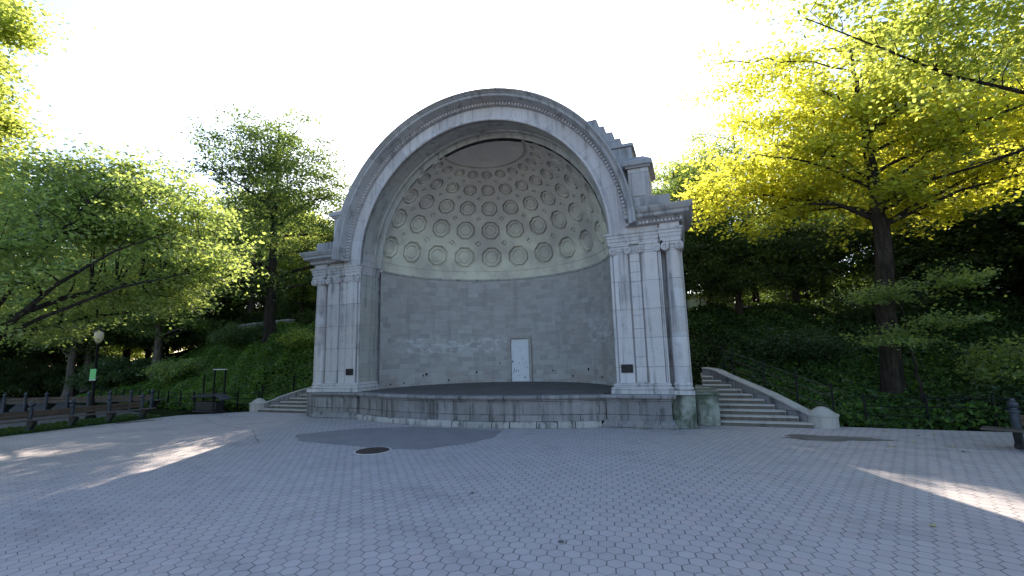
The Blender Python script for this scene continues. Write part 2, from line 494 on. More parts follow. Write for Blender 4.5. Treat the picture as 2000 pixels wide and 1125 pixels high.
def sheet(name, pts, z, mat, kind='structure'):
    m = MB(); m.add([(x, y, z) for x, y in pts], [tuple(range(len(pts)))])
    o = m.build(name, mat, smooth=0)
    return tag(o, kind=kind)

# plaza: one sheet of pavers, bounded by the foot of the slopes and the bench strip
plaza = [(30, -40), (30, .95), (17, 1.0), (13, 1.1), (11, 1.2), (7, 1.2), (-7, 1.2), (-10.5, .9), (-12.5, .6), (-13.6, -.15), (-14.75, -1.2),
         (-14.95, -3.2), (-15.05, -6.0), (-15.4, -9), (-17, -14), (-22, -24), (-24, -40)]
sheet('plaza', plaza[::-1], 0.0, M['hex'])
def blob(c, rx, ry, n, seed, rot=0, jag=.12):
    rnd = random.Random(seed); ph = [rnd.uniform(0, 6.28) for _ in range(4)]
    out = []
    for k in range(n):
        a = 2 * PI * k / n
        q = 1 + jag * (math.sin(3 * a + ph[0]) + .6 * math.sin(5 * a + ph[1]) + .5 * math.sin(9 * a + ph[2])) / 1.5 + rnd.uniform(-.03, .03)
        x, y = rx * q * math.cos(a), ry * q * math.sin(a)
        out.append((c[0] + x * math.cos(rot) - y * math.sin(rot), c[1] + x * math.sin(rot) + y * math.cos(rot)))
    return out
patch = [(-4.5, -4.0), (-3.4, -4.9), (-1.28, -5.05), (.2, -5.15), (1.0, -4.95), (1.8, -3.9), (2.1, -2.9), (1.9, -1.75), (.5, -1.62), (-1.5, -1.65), (-2.9, -2.3), (-3.3, -2.6), (-3.9, -3.2)]
rnd = random.Random(77); pj = []
for a, b_ in zip(patch, patch[1:] + patch[:1]):
    for k in range(10): pj.append((a[0] + (b_[0] - a[0]) * k / 10 + rnd.gauss(0, .022), a[1] + (b_[1] - a[1]) * k / 10 + rnd.gauss(0, .022)))
patch = pj
sheet('asphalt_patch', patch, .004, M['patch'])
sheet('path', [(-14.98, -4.2), (-15.9, -4.2), (-17, -1.0), (-22, .3), (-30, 1.8), (-45, 5), (-45, 0), (-30, -2.6), (-22, -5.5), (-18, -9), (-16.2, -9)][::-1], -.01, M['path'])
sheet('leaf_litter', blob((10.95, -.95), 1.15, .42, 130, 3, .05, .22), .004, M['litter'], 'stuff')
sheet('leaf_litter', blob((-14.4, -3.1), .75, .3, 40, 8, .9, .3), .004, M['litter'], 'stuff')
rnd = random.Random(5)
cm = MB()
for pts in ([(-13.2, -1.4), (-11.5, -2.0), (-9.2, -3.1), (-7.0, -3.5), (-5.4, -4.7), (-4.2, -5.6)], [(-9.2, -3.1), (-7.4, -1.4), (-6.6, -.9)]):
    P = []
    for a, b in zip(pts[:-1], pts[1:]):
        for k in range(8):
            P.append((a[0] + (b[0] - a[0]) * k / 8 + rnd.uniform(-.05, .05), a[1] + (b[1] - a[1]) * k / 8 + rnd.uniform(-.05, .05)))
    vs = []
    for k, (x, y) in enumerate(P):
        w = rnd.uniform(.004, .013)
        q = P[min(k + 1, len(P) - 1)]; pz = P[max(0, k - 1)]
        d = Vector((q[0] - pz[0], q[1] - pz[1])).normalized()
        vs += [(x - d.y * w, y + d.x * w, .0045), (x + d.y * w, y - d.x * w, .0045)]
    cm.add(vs, [(2 * k, 2 * k + 2, 2 * k + 3, 2 * k + 1) for k in range(len(P) - 1)])
tag(cm.build('pavement_crack', M['crack'], smooth=0), kind='stuff')
# tufts of grass on the strip under the benches are part of the ground cover below

mh = thing('manhole_cover', 'round rusty iron manhole cover with pale worn rim in the pavers', 'manhole cover', (-.24, -5.47, 0))
MB().lathe([(.485, .0), (.485, .011), (.45, .014), (.43, .006)], n=40, cap=False).build('rim', M['rim'], mh)
mm = MB(); mm.lathe([(.43, .0), (.43, .014), (.425, .016), (.0001, .016)], n=40, cap=False)
for k in range(-6, 7):
    for j in range(-6, 7):
        x, y = k * .06, j * .06
        if math.hypot(x, y) < .39: mm.box(x - .017, x + .017, y - .017, y + .017, .0155, .021)
mm.build('lid', M['manhole'], mh)

# ------------------------------------------------------------------ bandshell
W2, RA, HZ, YC, AP, HD = 5.33, 5.36, 6.44, 1.11, 5.15, 6.34
ZS = 1.046
bs = thing('bandshell', 'grey limestone half-domed bandshell with coffered vault, stage and columned piers', 'bandshell', (0, 0, 0))

# apse wall (shell) -----------------------------------------------------------
def arc(r, c, t0, t1, n): return [(r * math.cos(t0 + (t1 - t0) * k / n), c + r * math.sin(t0 + (t1 - t0) * k / n)) for k in range(n + 1)]
m = MB(); n = 96; vs = []; uvs = []
for r in (AP, AP + .7):
    for z in (ZS - .4, HD):
        for k in range(n + 1):
            t = PI * k / n
            vs.append((r * math.cos(t), YC + r * math.sin(t), z)); uvs.append((t * AP, z))
q = n + 1; fs = []
for k in range(n):
    fs += [(k, q + k, q + k + 1, k + 1), (2 * q + k, 2 * q + k + 1, 3 * q + k + 1, 3 * q + k), (q + k, 3 * q + k, 3 * q + k + 1, q + k + 1)]
m.add(vs, fs, uvs)
m.build('apse_wall', M['apse'], bs)
# outer drum behind
m = MB(); m.sweep(arc(AP + .75, YC, PI, 0, 60)[::-1], [(0, 0), (.02, 6.6), (.12, 6.7), (.12, 6.9), (-.3, 6.95)]); m.build('outer_drum', M['stone'], bs)
# string course between wall and vault
m = MB(); m.sweep(arc(AP, YC, PI, 0, 96), [(-.06, HD - .1), (.03, HD - .08), (.06, HD - .03), (.06, HD + .01), (-.06, HD + .03)]); m.build('string_course', M['soffit'], bs)
# vault with sunk coffers -------------------------------------------------------
az = np.linspace(0, 180, 761); el = np.linspace(0, 90, 381)
A, E_ = np.meshgrid(az, el)
dep = np.zeros_like(A)
cols = [110 - 16.35 * k for k in range(-4, 7)]
rows = [12.9, 28.6, 41.6, 53.2, 63.4]
def sm(q, a, b): return sstep((q - a) / (b - a))
for e in rows:
    r = 6.05 * math.cos(R(e))
    for a in cols:
        a = min(a, 174.2) if a > 170 else a
        u = (A - a) * np.cos(R(e)); v = E_ - e
        msk = (np.abs(u) < r * 1.2) & (np.abs(v) < r * 1.2)
        U = np.abs(u[msk]); Vv = np.abs(v[msk])
        q = np.maximum(np.maximum(U, Vv), (U + Vv) * .7071) / r
        qc = np.hypot(U, Vv) / r
        d = .15 * sm(q, 1.0, .95) - .115 * sm(q, .85, .79) + .07 * sm(q, .64, .59) - .045 * sm(qc, .53, .48)
        dep[msk] = np.maximum(dep[msk], d)
for i in range(len(rows) - 1):
    e = (rows[i] + 6.05 * math.cos(R(rows[i])) + rows[i + 1] - 6.05 * math.cos(R(rows[i + 1]))) / 2
    r = 2.0 * math.cos(R(e))
    for a in [c - 8.17 for c in cols] + [cols[0] + 8.17]:
        u = np.abs((A - a) * np.cos(R(e))); v = np.abs(E_ - e)
        q = (u + v) / r
        d = .07 * sm(q, 1.0, .86) - .045 * sm(q, .62, .5)
        dep = np.maximum(dep, np.where(q < 1.1, d, 0))
dep += .08 * sm(E_, 67.9, 68.2) - .13 * sm(E_, 69.2, 69.6)
dep += .03 * sm(E_, 4.9, 4.6)
Rr = AP + dep
ca, sa, ce, se = np.cos(np.radians(A)), np.sin(np.radians(A)), np.cos(np.radians(E_)), np.sin(np.radians(E_))
V = np.c_[(Rr * ce * ca).ravel(), (YC + Rr * ce * sa).ravel(), (HD + Rr * se).ravel()]
na = len(az); ii = (np.arange(len(el) - 1)[:, None] * na + np.arange(na - 1)[None, :]).ravel()
F = np.c_[ii, ii + na, ii + na + 1, ii + 1]
o = np_mesh('coffered_dome', V, F, M['dome'], bs, smooth=28)
tag(o, 'coffered half dome of octagonal sunk panels')
# outside of the dome
m = MB(); pr = []
n1, n2 = 48, 24; vs = []
for j in range(n2 + 1):
    e = PI / 2 * j / n2
    for k in range(n1 + 1):
        t = PI * k / n1
        vs.append((5.85 * math.cos(e) * math.cos(t), YC + 5.85 * math.cos(e) * math.sin(t), HD + 5.75 * math.sin(e)))
m.add(vs, [(j * (n1 + 1) + k, j * (n1 + 1) + k + 1, (j + 1) * (n1 + 1) + k + 1, (j + 1) * (n1 + 1) + k) for j in range(n2) for k in range(n1)])
m.build('dome_roof', M['cornice'], bs)
# barrel soffit with sunk panels between the arch and the dome -------------------
m = MB()
m.arch([(RA, -.03), (RA, .16), (RA + .05, .17), (RA + .05, .90), (RA, .92), (RA, YC + .0), (RA - .21, YC + .005), (RA - .21, YC + .06), (6.0, YC + .3), (6.0, .3)], HZ, 0, PI, 128)
m.build('arch_soffit', M['soffit'], bs)
# archivolt ---------------------------------------------------------------------
m = MB()
m.arch([(RA, .1), (RA, -.07), (RA + .03, -.10), (RA + .10, -.10), (RA + .12, -.05), (RA + .16, -.045), (RA + .17, .0), (5.94, .0), (5.94, .1)], HZ, 0, PI, 128)
m.build('archivolt', M['arch'], bs)
m = MB()
T0 = .032
m.arch([(5.94, .1), (5.94, -.05), (5.955, -.06), (5.955, -.10), (6.06, -.10), (6.065, -.22), (6.09, -.26), (6.10, -.52), (6.12, -.56), (6.22, -.565), (6.225, -.60), (6.25, -.62), (6.29, -.72), (6.33, -.73), (6.35, -.70), (6.34, .3), (6.2, .5), (5.95, .5)],
       HZ, T0, PI - T0, 128)
m.build('arch_cornice', M['cornice'], bs)
def crenel(m, secs):
    # secs: list of 4-point rectangles lofted into one closed strip
    vs = [p for q in secs for p in q]; fs = []
    for i in range(len(secs) - 1):
        for j in range(4):
            j2 = (j + 1) % 4; fs.append((i * 4 + j, i * 4 + j2, (i + 1) * 4 + j2, (i + 1) * 4 + j))
    n_ = len(secs) - 1
    fs += [(3, 2, 1, 0), (n_ * 4, n_ * 4 + 1, n_ * 4 + 2, n_ * 4 + 3)]
    return m.add(vs, fs)
m = MB(); nd = 136; secs = []
for k in range(nd):
    for dt, y in ((-.30, -.112), (-.2999, -.19), (.30, -.19), (.3001, -.112)):
        t = T0 + (PI - 2 * T0) * (k + .5 + dt) / nd
        secs.append([(r * math.cos(t), yy, HZ + r * math.sin(t)) for r, yy in ((5.962, -.098), (5.962, y), (6.052, y), (6.052, -.098))])
crenel(m, secs)
m.build('arch_dentils', M['arch'], bs)

# piers (built for the right side, mirrored for the left) --------------------------
def both(name, m, mat, bevel=0.0, smooth=35, parent=None):
    l = m.mirrored()
    m.v = [((W2 + (x - W2) * .925) if x > W2 else x, y, z) for x, y, z in m.v]      # the right pier is a little narrower
    return [mm_.build(name, mat, bs, smooth=smooth, bevel=bevel) for mm_ in (m, l)]

m = MB(); m.box(W2 + .03, 7.16, .03, 2.1, ZS - .3, 7.0); m.box(7.161, 7.86, .40, 2.1, ZS - .3, 7.0); m.box(RA + .6, 7.6, .2, 2.0, 7.001, 7.6)
both('pier_core', m, M['stone'], .012)
m = MB(); m.box(W2 - .0, W2 + .032, -.02, YC, ZS - .1, HZ); both('jamb', m, M['soffit'], .006)
m = MB(); m.box(W2 + .001, W2 + .10, -.045, .04, ZS, HZ); m.box(W2 + .101, W2 + .13, -.015, .04, ZS, HZ)
m.box(7.04, 7.10, -.05, .04, ZS, 6.0); m.box(7.101, 7.155, -.02, .04, ZS, 6.0)
both('edge_moulding', m, M['stone'], .008)
def pil(x0, x1):
    m = MB(); m.box(x0, x1, -.10, .04, ZS + .2, 5.78); return m
both('pilaster', pil(5.47, 6.0), M['stone'], .015)
both('pilaster', pil(6.46, 7.03), M['stone'], .015)
m = MB()
z = ZS + .2
for k, h in enumerate((.98, .92, .45, .62, .5, .34, .36, .33)):
    m.box(6.05, 6.41, -.05 - .003 * (k % 2), .04, z + .002, z + h - .002); z += h
both('recess_blocks', m, M['stone'], .012)
# column
CX, CY = 7.56, .12
m = MB(); m.lathe([(.285, ZS + .34), (.272, ZS + .40), (.27, 2.2), (.268, 2.98), (.262, 2.99), (.262, 3.0), (.267, 3.01), (.258, 4.4), (.252, 4.41), (.252, 4.42), (.257, 4.43), (.24, 5.7), (.25, 5.74)], (CX, CY, 0), 40)
both('column', m, M['stone'])
# capitals: abacus, echinus and two scrolled volutes
def capital(xc, w, yf, dpt, round_=False):
    m = MB()
    m.box(xc - w / 2 - .05, xc + w / 2 + .05, yf - .07, yf + dpt, 5.965, 6.03)
    m.box(xc - w / 2 - .01, xc + w / 2 + .01, yf - .035, yf + dpt, 5.875, 5.964)
    if round_: m.lathe([(w / 2 - .02, 5.74), (w / 2 + .02, 5.78), (w / 2 + .03, 5.83), (w / 2, 5.874)], (xc, yf + dpt / 2 + .02, 0), 28)
    else: m.box(xc - w / 2 + .04, xc + w / 2 - .04, yf - .02, yf + dpt, 5.78, 5.874)
    for s in (-1, 1):
        c = (xc + s * (w / 2 - .005), yf - .05, 5.82)
        R1 = .14
        m.lathe([(.01, .0), (.028, .0), (.03, -.03), (.055, -.035), (.06, -.004), (.088, -.004), (.092, -.03), (R1, -.034), (R1, -dpt)][::-1], (c[0], c[1] - .02, c[2]), 24, axis='y')
    return m
for a in ((5.735, .53, -.10, .14, False), (6.745, .57, -.10, .14, False), (CX, .50, CY - .28, .5, True)):
    both('capital', capital(*a), M['stone'])
# moulded bases running round the pier
prof_b = [(-.02, ZS - .02), (.16, ZS - .02), (.16, ZS + .115), (.13, ZS + .12), (.155, ZS + .15), (.155, ZS + .18), (.12, ZS + .215), (.07, ZS + .225), (.055, ZS + .25), (.085, ZS + .275), (.08, ZS + .31), (.03, ZS + .325), (0, ZS + .36), (-.02, ZS + .36)]
m = MB(); m.sweep([(W2, YC + .12), (W2, -.09), (7.12, -.09), (7.12, .08)], prof_b); both('pier_base', m, M['stone'])
m = MB(); m.sweep([(7.27, .0), (7.30, -.14), (7.85, -.14), (7.85, .6)], [(o * .5, z) for o, z in prof_b[:3]])
m.lathe([(.31, ZS + .11), (.35, ZS + .14), (.35, ZS + .18), (.31, ZS + .21), (.295, ZS + .24), (.32, ZS + .27), (.31, ZS + .31), (.28, ZS + .345)], (CX, CY, 0), 40)
both('column_base', m, M['stone'])
# entablature: architrave with fasciae and a frieze block, broken forward over the pilasters
prof_a = [(-.05, 6.03), (.03, 6.03), (.03, 6.14), (.055, 6.145), (.055, 6.26), (.08, 6.265), (.08, 6.36), (.12, 6.38), (.13, 6.42), (.13, 6.44), (-.05, 6.445)]
path_a = [(W2, YC + .1), (W2, -.06), (7.06, -.06), (7.06, .02), (7.20, .02), (7.20, -.12), (7.86, -.12), (7.86, 2.1)]
m = MB(); m.sweep(path_a, prof_a); both('architrave', m, M['stone'])
m = MB(); m.sweep([(5.9, .0), (7.08, .0), (7.08, .05), (7.20, .05), (7.20, -.07), (7.83, -.07), (7.83, 2.1)], [(-.05, 6.44), (.02, 6.441), (.02, 6.62), (-.05, 6.62)]); both('frieze', m, M['arch'])
prof_c = [(-.05, 6.62), (.06, 6.622), (.06, 6.64), (.10, 6.645), (.10, 6.75), (.17, 6.76), (.20, 6.80), (.36, 6.83), (.38, 6.85), (.38, 6.96), (.42, 6.97), (.44, 7.0), (.49, 7.07), (.52, 7.12), (.52, 7.16), (-.05, 7.22)]
path_c = [(6.02, -.06), (7.83, -.06), (7.83, 2.1)]
m = MB(); m.sweep(path_c, prof_c); both('cornice', m, M['cornice'])
m = MB(); secs = []
x = 6.1
while x < 7.9:
    for a, y in ((x, -.168), (x + .0001, -.245), (x + .075, -.245), (x + .0751, -.168)):
        secs.append([(a, -.158, 6.655), (a, y, 6.655), (a, y, 6.745), (a, -.158, 6.745)])
    x += .128
secs.append([(7.925, -.158, 6.655), (8.0, -.245, 6.655), (8.0, -.245, 6.745), (7.925, -.158, 6.745)])
y = -.12
while y < 2.0:
    for a, q in ((y, 7.94), (y + .0001, 8.01), (y + .075, 8.01), (y + .0751, 7.94)):
        secs.append([(7.925, a, 6.655), (q, a, 6.655), (q, a, 6.745), (7.925, a, 6.745)])
    y += .128
crenel(m, secs)
both('cornice_dentils', m, M['arch'])
# attic: parapet, pedestal block with a low pyramid cap, and steps climbing behind the arch
m = MB(); m.box(6.3, 7.62, -.30, 1.9, 7.19, 7.56); m.box(6.25, 6.98, -.34, -.301, 7.19, 7.55); both('parapet', m, M['cornice'], .02)
m = MB(); m.box(6.18, 6.93, .0, 1.5, 7.561, 8.72); m.box(6.30, 6.80, -.03, -.001, 7.70, 8.6); both('attic_pedestal', m, M['stone'], .015)
m = MB(); m.box(6.02, 7.09, -.16, 1.66, 8.80, 8.95); m.box(6.10, 7.01, -.08, 1.58, 8.721, 8.799)
m.add([(6.03, -.15, 8.951), (7.08, -.15, 8.951), (7.08, 1.65, 8.951), (6.03, 1.65, 8.951), (6.36, .35, 9.28), (6.75, .35, 9.28), (6.75, 1.15, 9.28), (6.36, 1.15, 9.28)], [(0, 1, 5, 4), (1, 2, 6, 5), (2, 3, 7, 6), (3, 0, 4, 7), (4, 5, 6, 7)])
both('pedestal_cap', m, M['cornice'])
m = MB()
st = [(3.9, 5.08, 11.02), (4.2, 5.34, 10.70), (4.6, 5.66, 10.40), (5.0, 5.95, 10.10), (5.3, 6.34, 9.70)]
for k, (a, b, z) in enumerate(st):
    m.box(a, b, .32 - .003 * k, 1.45 + .003 * k, HZ + math.sqrt(5.46 ** 2 - a * a), z)
m.box(5.301, 6.42, .24, 1.5, 9.701, 9.82)
m.box(5.6, 6.30, .3, 1.4, 8.35, 9.69); m.box(5.92, 6.30, .31, 1.39, 7.6, 8.349)
both('attic_steps', m, M['cornice'], .015)

# pedestals under the piers and the bowed stage front ---------------------------------
prof_p = [(-.05, 0), (.15, 0), (.15, .10), (.06, .24), (.0, .27), (.0, .80), (.03, .805), (.03, .885), (.06, .90), (.13, .93), (.155, .97), (.155, 1.01), (.12, 1.045), (-.3, 1.05)]
m = MB(); m.sweep([(5.02, -.3), (5.02, -.44), (7.16, -.44), (7.16, .0)], prof_p); m.box(5.05, 7.14, -.40, .6, .0, 1.04)
both('pedestal', m, M['base'])
def bow(n=48, half=4.98, y0=-.36, sag=.98):
    r = (half * half + sag * sag) / (2 * sag)
    a = math.asin(half / r)
    return [(r * math.sin(-a + 2 * a * k / n), y0 + (r - sag) - r * math.cos(-a + 2 * a * k / n)) for k in range(n + 1)]
B = bow()
m = MB(); m.sweep(B, [(-.05, .20), (.012, .21), (.0, .40), (.0, .80), (.025, .805), (.025, .885), (.06, .90), (.13, .93), (.155, .97), (.155, 1.005), (.12, 1.04), (-.35, 1.045)])
m.build('stage_front', M['base'], bs)
# loose kerb stones along the foot of the stage front, chipped and uneven
rnd = random.Random(11)
m = MB(); k = 0; s = 0
L = [0]
for a, b in zip(B[:-1], B[1:]): L.append(L[-1] + math.dist(a, b))
def at(d):
    for i in range(len(L) - 1):
        if d <= L[i + 1]:
            f = (d - L[i]) / (L[i + 1] - L[i]); a, b = B[i], B[i + 1]
            return Vector((a[0] + (b[0] - a[0]) * f, a[1] + (b[1] - a[1]) * f, 0)), Vector((b[0] - a[0], b[1] - a[1], 0)).normalized()
    return Vector((*B[-1], 0)), Vector((1, 0, 0))
d = .06
while d < L[-1] - .3:
    w = rnd.uniform(.55, 1.05); w = min(w, L[-1] - d - .02)
    p, u = at(d + w / 2); nn = Vector((u.y, -u.x, 0))
    hh = rnd.uniform(.19, .22); out = rnd.uniform(.1, .17)
    gone = (2.4 < d < 3.0)
    if not gone:
        c = p + nn * (out / 2 - .03) + Vector((0, 0, hh / 2))
        vs = []
        for a in (-.5, .5):
            for (o2, z2) in ((-.06, 0), (out, 0), (out, hh * .62), (out - .035, hh), (-.06, hh)):
                q = p + u * (w - .018) * a + nn * (o2 + rnd.uniform(-.006, .006)) + Vector((0, 0, z2 + rnd.uniform(-.01, .01) * (z2 > 0)))
                vs.append(q)
        MB().add(vs, [(0, 1, 6, 5), (1, 2, 7, 6), (2, 3, 8, 7), (3, 4, 9, 8), (4, 0, 5, 9), (0, 4, 3, 2, 1), (5, 6, 7, 8, 9)]).build('kerb_stone', M['kerbstone'], bs, bevel=.012)
    d += w
# stage floor
bk = arc(AP - .0, YC, 0, PI, 60)
m = MB(); pts = [(x, y + .3) for x, y in B] + [(W2, -.05)] + bk + [(-W2, -.05)]
m.add([(x, y, ZS + .004) for x, y in pts], [tuple(range(len(pts)))]); m.build('stage_floor', M['floor'], bs, smooth=0)
# side blocks
m = MB(); m.box(7.17, 7.92, -.17, 2.1, 0, ZS - .03); both('side_block', m, M['moss'], .02)[1].data.materials[0] = M['base']
m = MB(); m.box(7.93, 8.66, .52, 4.2, 0, ZS - .09); m.box(7.93, 8.70, .48, 4.2, ZS - .089, ZS + .0); both('side_block', m, M['moss'], .02)[1].data.materials[0] = M['base']
# door
da = math.atan2(5.13, -.42)
dx, dy = AP * math.cos(da), YC + AP * math.sin(da)
dr = thing('door', None, None); dr.parent = bs; dr.location = (dx, dy, ZS); dr.rotation_euler = (0, 0, da - PI / 2)
for k_ in ('label', 'category'):
    if k_ in dr: del dr[k_]
m = MB(); m.box(-.47, .47, -.04, .05, .015, 2.13)
m.build('door_leaf', M['door'], dr, bevel=.006)
tag(bpy.context.scene.objects[dr.children[0].name], 'chipped white door leaf')
m = MB(); m.box(-.62, -.475, -.15, .12, 0, 2.16); m.box(.475, .62, -.15, .12, 0, 2.16); m.box(-.62, .62, -.15, .12, 2.161, 2.31)
m.build('door_frame', M['frame'], dr, bevel=.012)
for (x, z, w, h) in ((-.40, 1.0, .06, .07), (-.05, .93, .03, .06), (.23, .22, .08, .06), (-.33, .62, .035, .09), (-.29, .52, .10, .03), (-.12, .55, .03, .12), (-.22, .56, .03, .08), (-.36, .45, .03, .1), (.36, .7, .03, .05), (.05, 1.6, .02, .05), (.2, 1.3, .02, .04), (-.2, 1.75, .02, .04), (.3, 1.0, .03, .03), (-.06, .3, .04, .03), (.12, 1.12, .015, .12)):
    MB().box(x - w / 2, x + w / 2, -.044, -.0401, z - h / 2, z + h / 2).build('paint_chip', M['wood'], dr, smooth=0)
m = MB(); m.lathe([(.035, .0), (.035, -.02), (.014, -.022), (.014, -.06), (.03, -.065), (.03, -.09)], (-.40, -.06, 1.02), 14, axis='y'); m.build('door_handle', M['hole'], dr)
# sockets and drains in the wall
def on_apse(t, z, off=.0): return Vector(((AP - off) * math.cos(t), YC + (AP - off) * math.sin(t), z))
for (t, z, s) in ((172, ZS + .16, .05), (163, ZS + .17, .05), (151, ZS + .46, .055), (149, ZS + .52, .085), (136, ZS + .18, .06), (120, ZS + .52, .07), (106.5, ZS + .95, .05), (62, ZS + .3, .06), (50, ZS + .62, .07), (38, ZS + .3, .055), (75, ZS + .55, .05)):
    t = R(t); m = MB()
    m.obox(on_apse(t, z, .01), Vector((-math.sin(t), math.cos(t), 0)) * s, Vector((math.cos(t), math.sin(t), 0)) * .05, Vector((0, 0, s * 1.4)))
    m.build('wall_socket', M['hole'], bs, bevel=.006)
# plaques (lettering too small to read in the photograph: only the raised frame)
for s in (-1, 1):
    pq = MB(); xc = s * (5.735 if s < 0 else 5.705); w = .19 if s > 0 else .185
    pq.box(xc - w, xc + w, -.125, -.0995, 1.72, 1.99)
    p_ = pq.build('plaque', M['bronze'], bs, bevel=.006)
    fr_ = MB(); fr_.box(xc - w, xc + w, -.135, -.126, 1.972, 1.99); fr_.box(xc - w, xc + w, -.135, -.126, 1.72, 1.738)
    fr_.box(xc - w, xc - w + .016, -.135, -.126, 1.7385, 1.9715); fr_.box(xc + w - .016, xc + w, -.135, -.126, 1.7385, 1.9715)
    fr_.build('plaque_frame', M['bronze'], p_, smooth=0)

# ------------------------------------------------------------------ staircases
XO = {1: [10.85, 10.52, 10.25, 10.0, 9.75, 9.45, 9.15, 8.85, 8.55, 8.28], -1: [11.8, 11.42, 11.15, 10.85, 10.5, 10.1, 9.7, 9.3, 8.9, 8.45]}
RIS, RUN, Y0 = .14, .33, .72
def stair(sgn):
    xo = XO[sgn]; xn = xo[0] + .42
    t = thing('stone_staircase', 'curved stone staircase ' + ('rising to the right of the bandshell, under the dark bank' if sgn > 0 else 'rising to the left of the bandshell, beside the green bank'), 'staircase', (sgn * 9.6, Y0, 0), 0, 'stone staircases flanking the bandshell')
    def put(name, m, mat, bev):
        mm_ = m if sgn > 0 else m.mirrored()
        mm_.v = [(x - sgn * 9.6, y - Y0, z) for x, y, z in mm_.v]
        return mm_.build(name, mat, t, bevel=bev)
    for k, x1 in enumerate(xo):
        m = MB(); y = Y0 + RUN * k; z = RIS * (k + 1)
        m.box(7.93 if k == 0 and False else (8.05 if y < .5 else 8.0), x1 + .12, y, y + RUN + (.0 if k < 9 else 2.2), 0 if k == 0 else z - RIS, z - .045)
        m.box(8.0, x1 + .12, y - .03, y + RUN + (.0 if k < 9 else 2.2) - .004, z - .0449, z)
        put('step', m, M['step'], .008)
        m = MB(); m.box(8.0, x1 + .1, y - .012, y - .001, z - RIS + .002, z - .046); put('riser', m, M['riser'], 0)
    # swept cheek wall
    P = [(xo[0] + .36, Y0 - .02, .34)] + [(x + .16, Y0 + RUN * (k + .5), .34 + max(0, RIS * (k + 1) + .06 - .14 - .02 * (k < 2))) for k, x in enumerate(xo)] + [(8.05, Y0 + RUN * 10.2, 1.72)]
    Q = []
    for i in range(len(P) - 1):
        p0 = P[max(0, i - 1)]; p1 = P[i]; p2 = P[i + 1]; p3 = P[min(len(P) - 1, i + 2)]
        for f in (0, .25, .5, .75):
            Q.append(tuple(.5 * ((2 * b) + (c - a) * f + (2 * a - 5 * b + 4 * c - d) * f * f + (-a + 3 * b - 3 * c + d) * f ** 3) for a, b, c, d in zip(p0, p1, p2, p3)))
    Q.append(P[-1])
    def ribbon(w0, w1, zf0, zf1):
        m = MB(); vs = []
        for i, (x, y, z) in enumerate(Q):
            a = Q[max(0, i - 1)]; b = Q[min(len(Q) - 1, i + 1)]
            d = Vector((b[0] - a[0], b[1] - a[1])).normalized(); nn = Vector((d.y, -d.x))  # outer side
            for o, zz in ((w0, zf0(z)), (w1, zf0(z)), (w1, zf1(z)), (w0, zf1(z))):
                vs.append((x + nn.x * o, y + nn.y * o, zz))
        nq = len(Q); fs = []
        for i in range(nq - 1):
            for j in range(4):
                j2 = (j + 1) % 4
                fs.append((i * 4 + j, i * 4 + j2, (i + 1) * 4 + j2, (i + 1) * 4 + j))
        fs += [(0, 1, 2, 3), tuple((nq - 1) * 4 + j for j in (3, 2, 1, 0))]
        return m.add(vs, fs)
    put('cheek_wall', ribbon(-.02, .30, lambda z: -.1, lambda z: z - .06), M['base'], 0)
    put('coping', ribbon(-.06, .34, lambda z: z - .0599, lambda z: z), M['step'], .012)
    m = MB(); m.lathe([(.40, -.05), (.40, .34), (.43, .345), (.43, .385), (.41, .395), (.345, .40), (.335, .43), (.29, .47), (.17, .555), (.08, .60), (.0001, .61)], (xn, Y0 + .30, 0), 32)
    put('newel', m, M['step'], 0)
stair(1); stair(-1)

# ------------------------------------------------------------------ benches
def post_mb(h=.98, s=1.0):
    m = MB()
    m.lathe([(.085 * s, 0), (.085 * s, .08), (.07 * s, .10), (.07 * s, h * .70), (.088 * s, h * .715), (.088 * s, h * .76), (.055 * s, h * .775), (.05 * s, h * .80), (.078 * s, h * .83), (.085 * s, h * .87), (.075 * s, h * .91), (.04 * s, h * .935), (.045 * s, h * .955), (.035 * s, h * .985), (.001, h)], n=18)
    return m
def bench(name, label, p0, p1, npost, face, cat='bench', back=True, h=.98, s=1.0, ends=.3, group=None):
    """p0->p1 is the line of posts; face=+1: the seat lies to the right of that direction"""
    p0 = Vector((*p0, 0)); p1 = Vector((*p1, 0)); d = (p1 - p0); Ln = d.length; d.normalize()
    nn = Vector((d.y, -d.x, 0)) * face
    t = thing(name, label, cat, p0, 0, group)
    for k in range(npost):
        q = d * (Ln * k / (npost - 1))
        m = post_mb(h, s); m.v = [(x + q.x, y + q.y, z) for x, y, z in m.v]; m.build('post', M['post'], t)
        m = MB()
        vs = []
        for a in (-.06, .06):
            for o, z in ((.06, .0), (.24, .0), (.27, .12), (.52, .33), (.56, .40), (.06, .40)):
                vs.append(q + d * a + nn * o + Vector((0, 0, z)))
        m.add(vs, [(0, 1, 2, 3, 4, 5), (11, 10, 9, 8, 7, 6)] + [(j, (j + 1) % 6, 6 + (j + 1) % 6, 6 + j) for j in range(6)])
        m.build('leg', M['darkconc'], t, bevel=.01)
    m = MB()
    for k, o in enumerate((.10, .23, .36, .49)):
        c = d * (Ln / 2) + nn * (o + .055) + Vector((0, 0, .43 + .004 * k))
        m.obox(c, d * (Ln + 2 * ends), nn * .115, Vector((0, 0, .045)))
    m.build('seat', M['seat'], t, bevel=.006)
    if back:
        m = MB()
        for z in (.56, .69):
            c = d * (Ln / 2) + nn * .02 + Vector((0, 0, z))
            m.obox(c, d * (Ln + .1), nn * .035, Vector((0, 0, .115)))
        m.build('backrest', M['wood'], t, bevel=.006)
    return t
bench('park_bench', 'long dark wooden bench with ball-topped posts along the left edge of the plaza', (-15.9, -8.31), (-15.35, -2.35), 6, 1, h=1.12, s=1.05)
